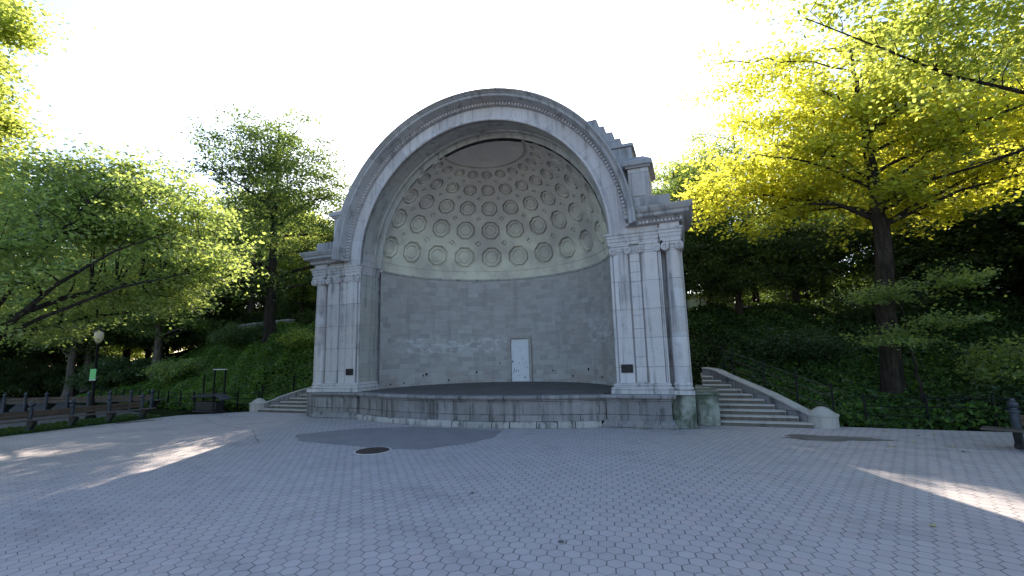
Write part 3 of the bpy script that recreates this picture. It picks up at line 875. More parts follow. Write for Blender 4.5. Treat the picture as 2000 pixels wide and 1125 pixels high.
bench('park_bench', 'dark slatted bench farther back, across the path behind the lamp post', (-27.2, -2.3), (-19.6, .55), 8, -1, h=1.05)
bench('park_bench', 'dark bench cut off by the right edge of the photo, with a blue-grey post', (18.0, -3.2), (14.55, -1.35), 4, -1, h=1.12, s=1.15, ends=.55)

# ------------------------------------------------------------------ lamp, sign frame
lm = thing('lamp_post', 'black cast-iron lamp post with cream globe behind the left benches', 'lamp post', (-17.9, -2.95, -.02))
m = MB(); m.lathe([(.20, 0), (.20, .12), (.17, .16), (.15, .5), (.16, .56), (.11, .66), (.085, .9), (.065, 1.0), (.06, 2.6), (.05, 3.3), (.075, 3.34), (.075, 3.40), (.05, 3.44)], n=20); m.build('shaft', M['iron'], lm)
m = MB(); m.lathe([(.05, 3.44), (.11, 3.50), (.16, 3.62), (.18, 3.74), (.17, 3.88), (.13, 3.98), (.11, 4.0)], n=24); m.build('globe', M['globe'], lm)
m = MB(); m.lathe([(.16, 3.985), (.17, 4.0), (.12, 4.06), (.05, 4.12), (.025, 4.16), (.03, 4.19), (.001, 4.23)], n=20); m.build('lamp_cap', M['iron'], lm)
sg = thing('green_sign', 'small bright green notice strapped to the lamp post', 'sign', (-17.85, -3.03, 1.72), R(38))
m = MB(); m.box(-.115, .115, -.05, -.035, .06, .52); m.build('panel', M['green'], sg, bevel=.003)
m = MB(); m.box(-.12, .12, -.052, -.034, .0, .058); m.build('pale_strip', M['whitestrip'], sg, bevel=.003)
for z in (.12, .44): MB().lathe([(.115, z), (.115, z + .02), (.105, z + .02), (.105, z)], (0, .075, 0), 20, cap=False).build('strap', M['metal'], sg)

kf = thing('sign_frame', 'black metal frame with slanted dark table top by the left bank', 'display frame', (-14.05, .15, 0))
for x, h in ((-.95, 1.85), (-.22, 2.02), (.52, 2.02)):
    MB().box(x - .03, x + .03, -.03, .03, 0, h).build('post', M['iron'], kf)
MB().box(-.30, .58, -.05, .05, 2.021, 2.07).build('top_bar', M['metal'], kf, bevel=.006)
m = MB(); m.obox((-.22, -.25, .83), (1.5, 0, .03), (0, .75, .10), (0, -.006, .06)); m.build('table_top', M['darkfabric'], kf, bevel=.01)
m = MB(); m.obox((.78, -.25, .76), (.52, 0, -.22), (0, .5, .04), (.01, 0, .035)); m.build('side_flap', M['post'], kf, bevel=.006)
m = MB(); m.box(-.80, .62, -.48, -.02, .12, .55); m.box(-.9, .7, -.52, .0, .04, .119); m.build('lower_box', M['darkfabric'], kf, bevel=.03)
for x in (-.8, .5): MB().box(x - .025, x + .025, -.5, -.45, 0, .82).build('leg', M['iron'], kf)

# ------------------------------------------------------------------ fences
def fence(label, pts, sp=1.35, h=.95, rails=(.35, .62, .88), group=None, name='rail_fence', zf=None, railmat=None):
    P = [Vector((x, y, (zf or hz)(x, y))) for x, y in pts]
    t = thing(name, label, 'fence', P[0], 0, group)
    dl = []
    for a, b in zip(P[:-1], P[1:]):
        nseg = max(1, round((b - a).length / sp))
        for k in range(nseg):
            x, y = (a + (b - a) * (k / nseg)).to_2d(); dl.append(Vector((x, y, (zf or hz)(x, y))))
    dl.append(P[-1])
    dl = [q - P[0] for q in dl]
    for q in dl:
        m = MB(); m.box(q.x - .026, q.x + .026, q.y - .026, q.y + .026, q.z - .15, q.z + h); m.lathe([(.045, q.z + h), (.03, q.z + h + .04), (.001, q.z + h + .06)], (q.x, q.y, 0), 8)
        m.build('post', M['iron'], t, smooth=0)
    for r in rails:
        m = MB()
        for a, b in zip(dl[:-1], dl[1:]): m.tube([a + Vector((0, 0, r)), b + Vector((0, 0, r))], .016, 6)
        m.build('rail', railmat or M['iron'], t)
    return t
fence('low black pipe fence at the foot of the right bank', [(12.5, 1.5), (15.5, 1.5), (21, 1.4)], 1.75)
fence('low black pipe fence at the foot of the left bank', [(-12.35, 1.1), (-13.6, .95), (-16.2, .5), (-19, 1.0), (-30, 3.1)], 1.3)
fence('black pipe rail beside the left staircase', [(-12.55, 1.45), (-11.5, 2.4), (-10.3, 3.6), (-9.4, 4.6)], 1.3, h=1.15, rails=(.4, .75, 1.05))
fence('black pipe rail beside the right staircase', [(11.75, 1.75), (10.9, 2.3), (10.1, 3.3), (9.2, 4.6), (8.9, 5.2)], 1.25, h=1.15, rails=(.4, .75, 1.05), zf=lambda x, y: max(hz(x, y), .0 if x > 11.9 else .35 + (11.1 - x) * .45), railmat=M['dimrail'])
fence('dark railing along the crest of the right bank', [(8.4, 13.4), (22, 13.6)], 2.2, h=1.1, rails=(.3, .65, 1.05))
fence('dark railing along the crest of the left bank', [(-33, 15.0), (-22, 10.5), (-9.5, 9.2)], 2.2, h=1.1, rails=(.3, .65, 1.05))
def wall(label, pts, h, th=.4):
    t = thing('stone_wall', label, 'wall', (*pts[0], 0))
    m = MB(); p2 = []
    for (a, b) in zip(pts[:-1], pts[1:]):
        for k in range(8): p2.append((a[0] + (b[0] - a[0]) * k / 8, a[1] + (b[1] - a[1]) * k / 8))
    p2.append(pts[-1])
    z0 = max(hz(x, y) for x, y in p2)
    loc = [(x - pts[0][0], y - pts[0][1]) for x, y in p2]
    m.sweep(loc, [(0, 2.0), (0, z0 + h), (-th, z0 + h), (-th, 2.0)]); m.build('wall_face', M['base'], t)
    m = MB(); m.sweep(loc, [(.05, z0 + h), (.05, z0 + h + .1), (-th - .05, z0 + h + .1), (-th - .05, z0 + h)]); m.build('coping', M['cornice'], t)
wall('low mossy retaining wall along the crest of the left bank', [(-33, 13.5), (-26, 10.6), (-19.5, 9.2)], .7)
wall('low dark retaining wall along the crest of the right bank', [(8.3, 12.9), (14, 13.0), (21, 13.2)], .12)
# pale low buildings glimpsed beyond the crest, beside the columns
def shed(label, x0, x1, y0, y1, z0, z1):
    t = thing('park_building', label, 'building', ((x0 + x1) / 2, (y0 + y1) / 2, z0))
    w, d, hh = (x1 - x0) / 2, (y1 - y0) / 2, z1 - z0
    MB().box(-w, w, -d, d, -.3, hh).build('wall', M['pale'], t)
    MB().box(-w - .3, w + .3, -d - .3, d + .3, hh + .001, hh + .18).build('roof', M['cornice'], t)
    m = MB()
    for k in range(int(2 * w / 1.4)): m.box(-w + .7 + 1.4 * k - .03, -w + .7 + 1.4 * k + .03, -d - .05, -d - .003, 0, hh - .01)
    m.box(-w, w, -d - .052, -d - .05, hh * .45, hh * .45 + .05)
    m.build('wall_batten', M['cornice'], t)
shed('pale low park building glimpsed beyond the right column', 5.6, 11.2, 26, 30, 4.5, 7.0)
shed('pale low park building glimpsed beyond the left column', -24.0, -17.0, 24, 28, 4.5, 7.0)

# ------------------------------------------------------------------ trees
def np_tube(pts, rad, n, acc):
    pts = np.asarray(pts, dtype=float); k = len(pts)
    d = np.gradient(pts, axis=0); d /= np.linalg.norm(d, axis=1)[:, None] + 1e-9
    ref = np.array([.31, .95, .05]) if abs(d[0][2]) > .7 else np.array([0, 0, 1.0])
    s = np.cross(d, ref); s /= np.linalg.norm(s, axis=1)[:, None] + 1e-9
    u = np.cross(s, d)
    t = np.linspace(0, 2 * np.pi, n, endpoint=False)
    ring = pts[:, None, :] + (s[:, None, :] * np.cos(t)[None, :, None] + u[:, None, :] * np.sin(t)[None, :, None]) * np.asarray(rad)[:, None, None]
    b = acc[2]; acc[0].append(ring.reshape(-1, 3))
    i = np.arange(k - 1)[:, None] * n; j = np.arange(n)[None, :]; j2 = (j + 1) % n
    acc[1].append(np.stack([i + j, i + n + j, i + n + j2, i + j2], -1).reshape(-1, 4) + b)
    acc[2] += k * n

def leaves(rng, C, per, spread, size, flat, up=1.0, ctint=None, droop=.0):
    """leaf diamonds round cluster centres C; each cluster is a flattish spray"""
    N = len(C) * per
    ci = np.repeat(np.arange(len(C)), per)
    tilt = rng.normal(0, .28, (len(C), 2))
    off = rng.normal(0, 1, (N, 3)) * np.array([1, 1, flat])
    rr = np.linalg.norm(off[:, :2], axis=1)
    off *= spread if np.isscalar(spread) else np.repeat(spread, per)[:, None]
    off[:, 2] += off[:, 0] * tilt[ci, 0] + off[:, 1] * tilt[ci, 1] - droop * rr * rr
    P = C[ci] + off
    nrm = rng.normal(0, .62, (N, 3)); nrm[:, 2] += up
    nrm /= np.linalg.norm(nrm, axis=1)[:, None]
    a = rng.normal(0, 1, (N, 3)); a -= nrm * (a * nrm).sum(1)[:, None]; a /= np.linalg.norm(a, axis=1)[:, None]
    b = np.cross(nrm, a)
    s = size * rng.uniform(.6, 1.25, N)[:, None]
    V = np.stack([P - a * s * .5, P + b * s * .34 - nrm * s * .08, P + a * s * .5, P - b * s * .34 - nrm * s * .08], 1).reshape(-1, 3)
    F = np.arange(N * 4).reshape(-1, 4)
    ct = rng.uniform(0, 1, len(C)) if ctint is None else ctint
    T = np.clip(ct[ci] * .6 + rng.uniform(0, .4, N), 0, 1)
    return V, F, np.repeat(T, 4)

def tree(name, label, base, trunk, blobs, ncl, per, spread, size, leafmat, barkmat, seed, flat=.35, nlimb=12, group=None, limbs=(), cat='tree', rise=.35, up=1.0, lo=.3, shell=2.4, droop=0.0, twig=.04, lcap=.16):
    """trunk: list of (x,y,z,r) relative to the base; blobs: (x,y,z,rx,ry,rz[,weight]) relative to base"""
    rng = np.random.default_rng(seed)
    t = thing(name, label, cat, base, 0, group)
    w = np.array([(b[6] if len(b) > 6 else b[3] * b[4] * b[5]) for b in blobs], dtype=float); w /= w.sum()
    C = []
    for b, k in zip(blobs, np.maximum(1, np.round(w * ncl)).astype(int)):
        d = rng.normal(0, 1, (k, 3)); d /= np.linalg.norm(d, axis=1)[:, None]
        r = rng.uniform(0, 1, k) ** (1 / shell)
        r *= 1 + rng.normal(0, .07, k)
        C.append(np.array(b[:3]) + d * r[:, None] * np.array(b[3:6]))
    C = np.concatenate(C)
    T = np.array(trunk, dtype=float)
    # dense trunk samples with a little sway
    f = np.linspace(0, len(T) - 1, 6 * (len(T) - 1) + 1); i0 = np.minimum(f.astype(int), len(T) - 2); ff = (f - i0)[:, None]
    TS = T[i0] * (1 - ff) + T[i0 + 1] * ff
    TS[1:-1, :2] += rng.normal(0, .025, (len(TS) - 2, 2))
    TS[0, 3] *= 1.35; TS[1, 3] *= 1.08
    acc = [[], [], 0]
    np_tube(TS[:, :3], TS[:, 3], 12, acc)
    nodes = [TS[int(lo * len(TS)):, :3]]; nrad = [TS[int(lo * len(TS)):, 3]]
    LP = [np.array(l, dtype=float) for l in limbs]
    # main limbs towards well separated clusters
    if nlimb:
        idx = [int(rng.integers(len(C)))]
        dm = np.linalg.norm(C - C[idx[0]], axis=1)
        for _ in range(nlimb - 1):
            k = int(np.argmax(dm)); idx.append(k); dm = np.minimum(dm, np.linalg.norm(C - C[k], axis=1))
        tn, tr = nodes[0], nrad[0]
        for k in idx:
            tgt = C[k]; hd = np.linalg.norm(tn[:, :2] - tgt[:2], axis=1)
            j = int(np.argmin(np.abs(tn[:, 2] - (tgt[2] - rise * hd)) + .08 * hd))
            a = tn[j]; mid = (a + tgt) / 2 + np.array([0, 0, .12 * np.linalg.norm(tgt - a)]) + rng.normal(0, .15, 3)
            s = np.linspace(0, 1, 9)[:, None]
            pts = a * (1 - s) ** 2 + 2 * mid * s * (1 - s) + tgt * s * s
            pts[1:-1] += rng.normal(0, .05, (7, 3))
            rad = np.linspace(min(tr[j] * .5, lcap), .018, 9)
            LP.append(np.c_[pts, rad])
    for L in LP:
        np_tube(L[:, :3], L[:, 3], 7, acc); 
        s = np.linspace(0, len(L) - 1, 20); i0 = np.minimum(s.astype(int), len(L) - 2); g = (s - i0)[:, None]
        nodes.append((L[i0] * (1 - g) + L[i0 + 1] * g)[4:, :3]); nrad.append((L[i0] * (1 - g) + L[i0 + 1] * g)[4:, 3])
    ND = np.concatenate(nodes); NR = np.concatenate(nrad)
    for c in C:
        dv = c - ND; dist = np.linalg.norm(dv, axis=1) - .25 * dv[:, 2]
        j = int(np.argmin(dist)); a = ND[j]
        mid = (a + c) / 2 + rng.normal(0, .12, 3) + np.array([0, 0, .08 * np.linalg.norm(c - a)])
        s = np.linspace(0, 1, 5)[:, None]
        np_tube(a * (1 - s) ** 2 + 2 * mid * s * (1 - s) + c * s * s, np.linspace(min(NR[j] * .6, twig), .006, 5), 4, acc)
        for _ in range(2):
            e = c + rng.normal(0, 1, 3) * np.array([1, 1, .35]) * (spread * 1.1)
            np_tube(np.array([c * .7 + mid * .3, (c + e) / 2 + rng.normal(0, .05, 3), e]), [.009, .007, .003], 3, acc)
    np_mesh('trunk', np.concatenate(acc[0]), np.concatenate(acc[1]), barkmat, t, smooth=180)
    V, F, TT = leaves(rng, C, per, spread * rng.uniform(.7, 1.25, len(C)), size, flat, up, droop=droop)
    np_mesh('crown', V, F, leafmat, t, tint=TT)
    return t

def rel(b, *pts): return [tuple(p[k] - b[k] for k in range(3)) + tuple(p[3:]) for p in pts]

# the tree left of the bandshell, dark against the sky
b = (-17.4, 5.8, hz(-17.4, 5.8) - .1)
tree('oak_tree', 'tall open green tree standing left of the bandshell on the bank', b,
     rel(b, (-17.4, 5.8, b[2], .36), (-17.35, 5.75, 7, .29), (-17.2, 5.6, 11, .20), (-17.1, 5.5, 14.5, .11), (-17.0, 5.4, 18.3, .04)),
     rel(b, (-17.1, 5.4, 15.9, 4.9, 4.0, 3.2, 84), (-17.4, 5.5, 12.6, 6.2, 5.0, 2.4, 76), (-17.3, 5.7, 8.3, 5.2, 5.0, 1.9, 46), (-13.8, 4.8, 12.0, 2.0, 2.2, 2.2, 16), (-13.5, 9.3, 12.8, 1.9, 1.8, 1.5, 24), (-14.6, 9.4, 10.4, 1.3, 1.6, 1.5, 24), (-15.6, 9.0, 8.4, 1.4, 1.6, 1.2, 16)),  # back right crown blobs added to keep sun off the left pavers
     345, 140, .54, .175, M['leaf_dark'], M['bark2'], 21, flat=.28, nlimb=26, rise=.2, lo=.25, shell=2.0)
# big low spreading tree at the left edge: trunk out of frame, limbs arching in
b = (-16.4, -11.6, -.05)
limbs = [rel(b, (-15.2, -11.0, .9, 0.174), (-13.2, -10.4, 1.6, 0.145), (-11.0, -9.9, 2.4, 0.110), (-9.3, -9.4, 3.3, 0.081), (-7.9, -9.0, 4.5, 0.052), (-6.4, -8.5, 5.4, 0.029), (-4.9, -8.0, 5.9, 0.009)),
         rel(b, (-11.0, -9.9, 2.4, 0.081), (-9.6, -9.4, 4.0, 0.058), (-8.6, -9.0, 5.6, 0.041), (-7.8, -8.5, 7.0, 0.023), (-7.2, -8.0, 8.0, 0.007)),
         rel(b, (-10.4, -9.7, 2.7, 0.075), (-8.6, -8.9, 3.7, 0.052), (-6.8, -8.1, 4.5, 0.035), (-5.0, -7.3, 4.9, 0.009)),
         rel(b, (-13.2, -10.4, 1.6, 0.093), (-12.0, -9.6, 3.8, 0.064), (-11.0, -8.9, 6.0, 0.041), (-10.2, -8.2, 7.8, 0.012))]
tree('spreading_tree', 'low spreading green tree with dark arching limbs at the left edge', b,
     rel(b, (-16.4, -11.6, -.05, .42), (-16.1, -11.4, .8, .36), (-16.2, -11.2, 2.6, .24), (-16.0, -10.8, 6.0, .12)),
     rel(b, (-11.6, -7.4, 7.7, 3.9, 2.2, 1.7, 100), (-8.2, -6.8, 6.9, 2.7, 1.9, 1.3, 60), (-14.2, -8.6, 7.0, 2.4, 2.2, 2.2, 40), (-9.6, -6.4, 4.7, 3.2, 1.6, .8, 44), (-13.0, -7.4, 3.9, 2.6, 1.6, .7, 26), (-6.7, -6.6, 5.6, 1.8, 1.4, 1.0, 24), (-9.5, -7.0, 8.0, 2.6, 1.6, .9, 24), (-8.2, -9.6, 5.6, 2.0, .7, 1.5, 22), (-9.6, -9.9, 3.6, 1.6, .6, .8, 10)),
     360, 180, .44, .13, M['leaf_mid'], M['bark2'], 33, flat=.3, nlimb=8, limbs=limbs, rise=.4)
# tall bright tree in the upper left corner
b = (-21.5, -9.5, -.05)
tree('tall_tree', 'tall bright lime-green tree filling the upper left corner', b,
     rel(b, (-21.5, -9.5, -.05, .4), (-21.4, -9.4, 6, .3), (-21.2, -9.2, 12, .18), (-21, -9, 18, .05)),
     rel(b, (-20.0, -7.8, 9.0, 3.2, 2.6, 3.2, 110), (-20.0, -8.4, 12.8, 3.1, 2.6, 2.6, 100), (-20.1, -8.6, 16.6, 3.2, 2.8, 3.6, 100)),
     330, 260, .52, .19, M['leaf_lime'], M['bark1'], 7, flat=.4, nlimb=12)
# the right-hand tree, leaves lit through by the sun
b = (14.25, 4.5, hz(14.25, 4.5) - .1)
rl = [rel(b, (14.4, 4.2, 6.9, .10), (13.2, 3.9, 7.6, .065), (11.9, 3.8, 7.8, .035), (10.6, 3.7, 7.5, .02)),
      rel(b, (14.4, 4.2, 8.4, .09), (13.4, 3.9, 9.4, .06), (12.3, 3.7, 9.9, .035), (11.0, 3.6, 10.3, .02)),
      rel(b, (14.4, 4.2, 7.4, .10), (15.6, 3.8, 8.0, .065), (17.0, 3.4, 8.2, .04), (18.8, 3.0, 8.6, .02))]
tree('maple_tree', 'large yellow-green tree right of the bandshell with sunlit translucent leaves', b,
     rel(b, (14.25, 4.5, b[2], .34), (14.3, 4.4, 3.2, .30), (14.45, 4.2, 6.2, .26), (14.4, 4.1, 9.0, .17), (14.3, 4.0, 11.5, .09), (14.2, 3.9, 14, .04)),
     rel(b, (13.4, 5.0, 12.0, 4.8, 2.2, 3.2, 95), (17.8, 4.8, 10.8, 3.9, 2.2, 3.6, 72), (10.9, 4.9, 9.2, 3.3, 1.9, 2.0, 54), (15.4, 5.6, 8.2, 3.8, 1.9, 1.4, 36), (21.4, 4.4, 11.5, 2.8, 2.2, 4, 36), (14.9, 3.3, 7.7, 1.2, .6, .6, 7), (12.9, 3.6, 9.6, 2.2, .8, 1.2, 14), (16.6, 3.4, 9.4, 2.2, .8, 1.5, 16), (14.2, 3.2, 11.6, 2.5, .8, 1.5, 14)),
     345, 150, .52, .18, M['leaf_gold'], M['bark1'], 45, flat=.32, nlimb=22, limbs=rl, lo=.45, shell=2.2, lcap=.07, twig=.02)
# near tree at the right edge whose boughs hang into the picture
b = (21.5, -4.2, -.05)
nl = [rel(b, (20.8, -4.2, 6.0, .14), (17.6, -3.6, 7.0, .07), (15.0, -3.1, 7.6, .045), (13.4, -3.6, 8.2, .03), (12.0, -4.2, 8.9, .02), (10.6, -4.9, 9.5, .01)),
      rel(b, (21.2, -4.2, 7.2, .12), (18.0, -4.2, 9.0, .07), (15.2, -4.3, 9.5, .04), (13.2, -4.8, 10.1, .012)),
      rel(b, (20.9, -4.1, 5.6, .12), (18.4, -3.4, 6.6, .07), (16.4, -2.6, 6.9, .04), (14.2, -1.9, 6.6, .012))]
tree('overhanging_tree', 'near tree at the right edge with long dark boughs hanging overhead', b,
     rel(b, (21.5, -4.2, -.05, .45), (21.4, -4.2, 4, .36), (21.2, -4.2, 8, .22), (21, -4.2, 13, .06)),
     rel(b, (13.8, -4.0, 10.3, 3.2, 1.8, 1.4, 48), (16.5, -3.6, 9.2, 2.8, 2.2, 1.8, 44), (19.5, -4.0, 10.0, 3.2, 2.6, 3.0, 40), (10.6, -5.2, 10.4, 1.5, 1.2, .6, 9), (14.2, -3.9, 8.6, 2.4, .7, .5, 16)),
     140, 190, .46, .125, M['leaf_lime'], M['bark2'], 58, flat=.3, nlimb=6, limbs=nl, lo=.5, twig=.012)
# sparse sunlit tree between the bandshell and the maple
b = (11.6, 15.5, hz(11.6, 15.5) - .1)
tree('slender_tree', 'sparse sunlit tree behind the right pier, feathery against the sky', b,
     rel(b, (11.6, 15.5, b[2], .22), (11.5, 15.4, 8, .17), (11.3, 15.2, 12.5, .1), (11.2, 15, 17, .03)),
     rel(b, (10.9, 15.0, 13.8, 3.3, 3.0, 3.8)), 110, 110, .5, .15, M['leaf_lime'], M['bark2'], 71, flat=.35, nlimb=16, lo=.35, shell=1.8)
# dark evergreens on the crest to the right
for k, (x, y, s) in enumerate(((10.2, 11.4, 1.0), (13.0, 12.2, 1.1), (17.6, 10.6, 1.15), (21.5, 10.0, 1.2))):
    b = (x, y, hz(x, y) - .1)
    tree('yew_tree', ['dark evergreen beside the right column, spreading over the bank', 'dark evergreen between the right column and the yellow maple', 'dark layered evergreen just right of the maple trunk', 'dark layered evergreen at the far right of the bank'][k], b,
         [(0, 0, 0, .2), (.1, 0, 1.4, .16), (-.1, 0, 3.0, .09), (0, 0, 4.6, .03)],
         [(0, -.2, 3.3 * s, 2.7 * s, 2.2, 1.5 * s), (.3, -.6, 1.9 * s, 2.5 * s, 1.8, .7)],
         120, 170, .46, .15, M['leaf_ever'] if k > 0 else M['leaf_dark'], M['bark2'], 80 + k, flat=.3, nlimb=14, group='evergreens along the right crest', lo=.15, rise=.1)
# sapling sprays in front of the maple trunk
b = (14.6, 3.2, hz(14.6, 3.2) - .05)
tree('sapling', 'thin understory sapling with flat sprays in front of the maple trunk', b,
     [(0, 0, 0, .05), (-.1, 0, 1.5, .04), (-.2, .05, 3.0, .03), (-.2, 0, 4.4, .012)],
     [(-.9, -.2, 2.4, 1.1, .7, .22, 9), (.6, -.2, 2.9, 1.0, .7, .2, 7), (-.6, -.1, 3.9, 1.0, .8, .25, 9), (1.0, 0, 4.3, 1.3, .8, .25, 9)],
     36, 120, .33, .12, M['leaf_mid'], M['bark2'], 99, flat=.18, nlimb=6, lo=.3, rise=.1)

# woods: three kinds, repeated
def proto(kind, seed):
    b = (0, 0, 0)
    if kind == 0:
        return tree('woodland_tree', 'x', b, [(0, 0, 0, .36), (.1, 0, 4, .28), (0, .1, 9, .16), (.1, 0, 14, .04)], [(0, 0, 9.6, 4.6, 4.4, 4.4), (.4, 0, 5.6, 4.0, 4.0, 1.6)], 190, 150, .62, .22, M['leaf_mid'], M['bark3'], seed, flat=.32, nlimb=16, lo=.3)
    if kind == 1:
        return tree('woodland_tree', 'x', b, [(0, 0, 0, .3), (-.1, 0, 4, .24), (.1, 0, 8, .14), (0, 0, 12.5, .04)], [(0, 0, 8.4, 4.4, 4.2, 4.0), (1.5, .4, 5.4, 3.4, 3.4, 1.8)], 175, 150, .6, .21, M['leaf_lime'], M['bark1'], seed, flat=.32, nlimb=14, lo=.3)
    return tree('woodland_tree', 'x', b, [(0, 0, 0, .32), (.05, 0, 4, .26), (-.1, 0, 9, .15), (0, 0, 13, .04)], [(0, 0, 7.6, 4.8, 4.6, 5.2), (0, 0, 3.6, 4.0, 4.0, 1.6)], 210, 150, .62, .22, M['leaf_dark'], M['bark2'], seed, flat=.35, nlimb=16, lo=.15)
PR = [proto(0, 301), proto(1, 302), proto(2, 303)]
used = [False] * 3
woods = [  # x, y, kind, scale, rot
    (-29, 13.5, 0, .95, .3), (-25.5, 17, 1, 1.0, 1.2), (-35, 10, 2, 1.0, 2.0), (-31.5, 19, 0, 1.1, 4.0), (-41, 14, 1, 1.1, .6), (-40, 7.5, 0, .95, 5.0), (-49, 9.5, 2, 1.1, 1.0),
    (-22, 21, 1, 1.05, 3.1), (-37, 24, 2, 1.15, .2), (-47, 22, 0, 1.2, 2.4), (-55, 14, 1, 1.2, .9), (-17, 24, 1, 1.0, 5.5), (-12.5, 19, 1, .85, 2.2), (-28, 27, 2, 1.1, 4.4), (-60, 5, 2, 1.2, 3.0), (-12.5, 30, 0, 1.0, 1.4), (-21.5, 12.5, 2, .62, 2.7),
    (20, 19, 0, 1.1, .5), (25, 13, 2, 1.1, 1.9), (16, 24, 1, 1.0, 3.3), (30, 9, 2, 1.15, 4.1), (27, 22, 1, 1.2, 2.2), (33, 17, 0, 1.2, 5.2), (24.5, 5.5, 2, .95, .1), (11, 27, 2, .75, 1.1), (38, 6, 0, 1.2, 2.9), (20.5, 14.5, 2, .75, 3.8), (14.5, 19, 2, .6, 4.9),
  (-38.5, 5.6, 0, .9, 2.5), (-30.5, 7.0, 0, .85, 1.0), (7.5, 11.4, 2, .68, 2.6), (-12.9, 11.6, 0, .48, .9), (-8.6, 12.5, 2, .5, 2.2), (-3.5, 13.5, 0, .62, 4.0), (2.5, 13.2, 2, .6, 5.1), (6.8, 12.6, 2, .58, 1.7), (-66, 12, 2, 1.2, .4), (-58, 0, 2, 1.1, 2.0), (-48, -2, 0, 1.0, 3.0), (-72, -4, 2, 1.3, 1.0), (-52, 4, 2, .9, 5.5), (-44, 2.5, 2, .7, 1.5),  # those behind the bandshell are added out of view to block the sun
  (-34, 33, 2, 1.1, .7), (-42, 31, 2, 1.2, 2.2), (-26, 35, 0, 1.2, 4.4), (-52, 29, 2, 1.2, 3.6), (-19, 33, 2, 1.0, 5.2), (-62, 22, 2, 1.3, .2), (-70, 6, 2, 1.2, 2.8), (-38, 17.5, 2, .8, 1.1), (-30, 22.5, 2, .8, 5.9), (-47, 16, 2, .85, 3.3), (-24, 24, 2, .7, .8), (-57, 9, 2, .8, 4.7),
  (8.9, 13.6, 0, .62, .4), (5.0, 14.4, 2, .68, 3.4), (-10.6, 13.6, 1, .46, 2.0), (-15.8, 10.4, 1, .5, 4.2), (-19.8, 10.6, 1, .64, .2), (7.2, 17.5, 0, .8, 1.0),  # those behind the right pier are added to shade the right pavers
  (17, 33, 2, 1.0, .9), (23, 30, 2, 1.1, 2.6), (31, 28, 2, 1.2, 4.8), (22, 16.5, 2, .8, 5.5), (28, 14.5, 2, .85, 1.6), (35, 10.5, 2, .9, 3.0), (41, 14, 2, 1.2, .3)]
LBL = {(0, 0): 'mid-green tree in the woods beyond the left bank', (0, 1): 'light lime-green tree in the sunny woods beyond the left bank', (0, 2): 'deep green bushy tree in the shaded woods beyond the left bank',
       (1, 0): 'mid-green tree in the woods beyond the right bank', (1, 1): 'light lime-green tree in the sunny woods beyond the right bank', (1, 2): 'deep green bushy tree in the shaded woods beyond the right bank'}
for (x, y, k, s, r) in woods:
    o = PR[k] if not used[k] else copy_tree(PR[k]); used[k] = True
    o.location = (x, y, hz(x, y) - .1); o.rotation_euler = (0, 0, r); o.scale = (s, s, s)
    sd = int(x > 0)
    o['label'] = LBL[(sd, k)]; o['category'] = 'tree'; o['group'] = LBL[(sd, k)].replace('tree', 'trees')

# ------------------------------------------------------------------ ground cover and shrubs
def cover(name, xr, yr, N, seed, mat, size, hmax, keep=lambda x, y: np.ones(len(x), bool), clump=.9):
    rng = np.random.default_rng(seed)
    x = rng.uniform(*xr, N); y = rng.uniform(*yr, N)
    k = (y > edge_y(x) + .12) & keep(x, y)
    x, y = x[k], y[k]
    cl = (np.sin(x * 1.7 + 1.3 * np.sin(y * .9)) + np.sin(y * 2.1 + 1.7 * np.sin(x * 1.1)) + np.sin(x * 3.9 + y * 3.1)) / 3
    cl = np.clip(.5 + .5 * cl, 0, 1) ** 1.5
    z = H(x, y) + rng.uniform(0, 1, len(x)) ** .7 * (hmax * (.18 + clump * cl))
    P = np.c_[x, y, z]
    # face downhill and up
    V, F, T = leaves(rng, P, 1, 1e-4, size, .3, .9, ctint=np.clip(cl * .7 + rng.uniform(0, .3, len(x)), 0, 1))
    return tag(np_mesh(name, V, F, mat, tint=T), kind='stuff')
def off_built(x, y):
    ax = np.abs(x)
    return ~((ax < 8.1) & (y < 8.2)) & ~((ax < 12.2) & (y < Y0 + RUN * 10 + 1.8) & (ax < 12.0 - (y - Y0) * .78)) & ~((np.hypot(np.where(x > 0, x - 11.27, -x - 12.22), y - 1.02) < .5))
cover('ground_cover', (-34, -7.6), (.2, 13), 150000, 1, M['lit_bank'], .17, .75, off_built)
cover('ground_cover', (7.6, 32), (1.1, 14), 130000, 2, M['ivy'], .17, .75, off_built)
cover('ground_cover', (10.4, 26), (1.3, 6.5), 26000, 3, M['lit_bank'], .18, .7, off_built)
rng = np.random.default_rng(9)
n_ = 14000
x = rng.uniform(-17.6, -15.05, n_); y = rng.uniform(-10.5, -1.6, n_)
V, F, T = leaves(rng, np.c_[x, y, rng.uniform(-.03, .07, n_)], 1, 1e-4, .09, .3, .2)
tag(np_mesh('grass', V, F, M['ivy'], tint=T), kind='stuff')

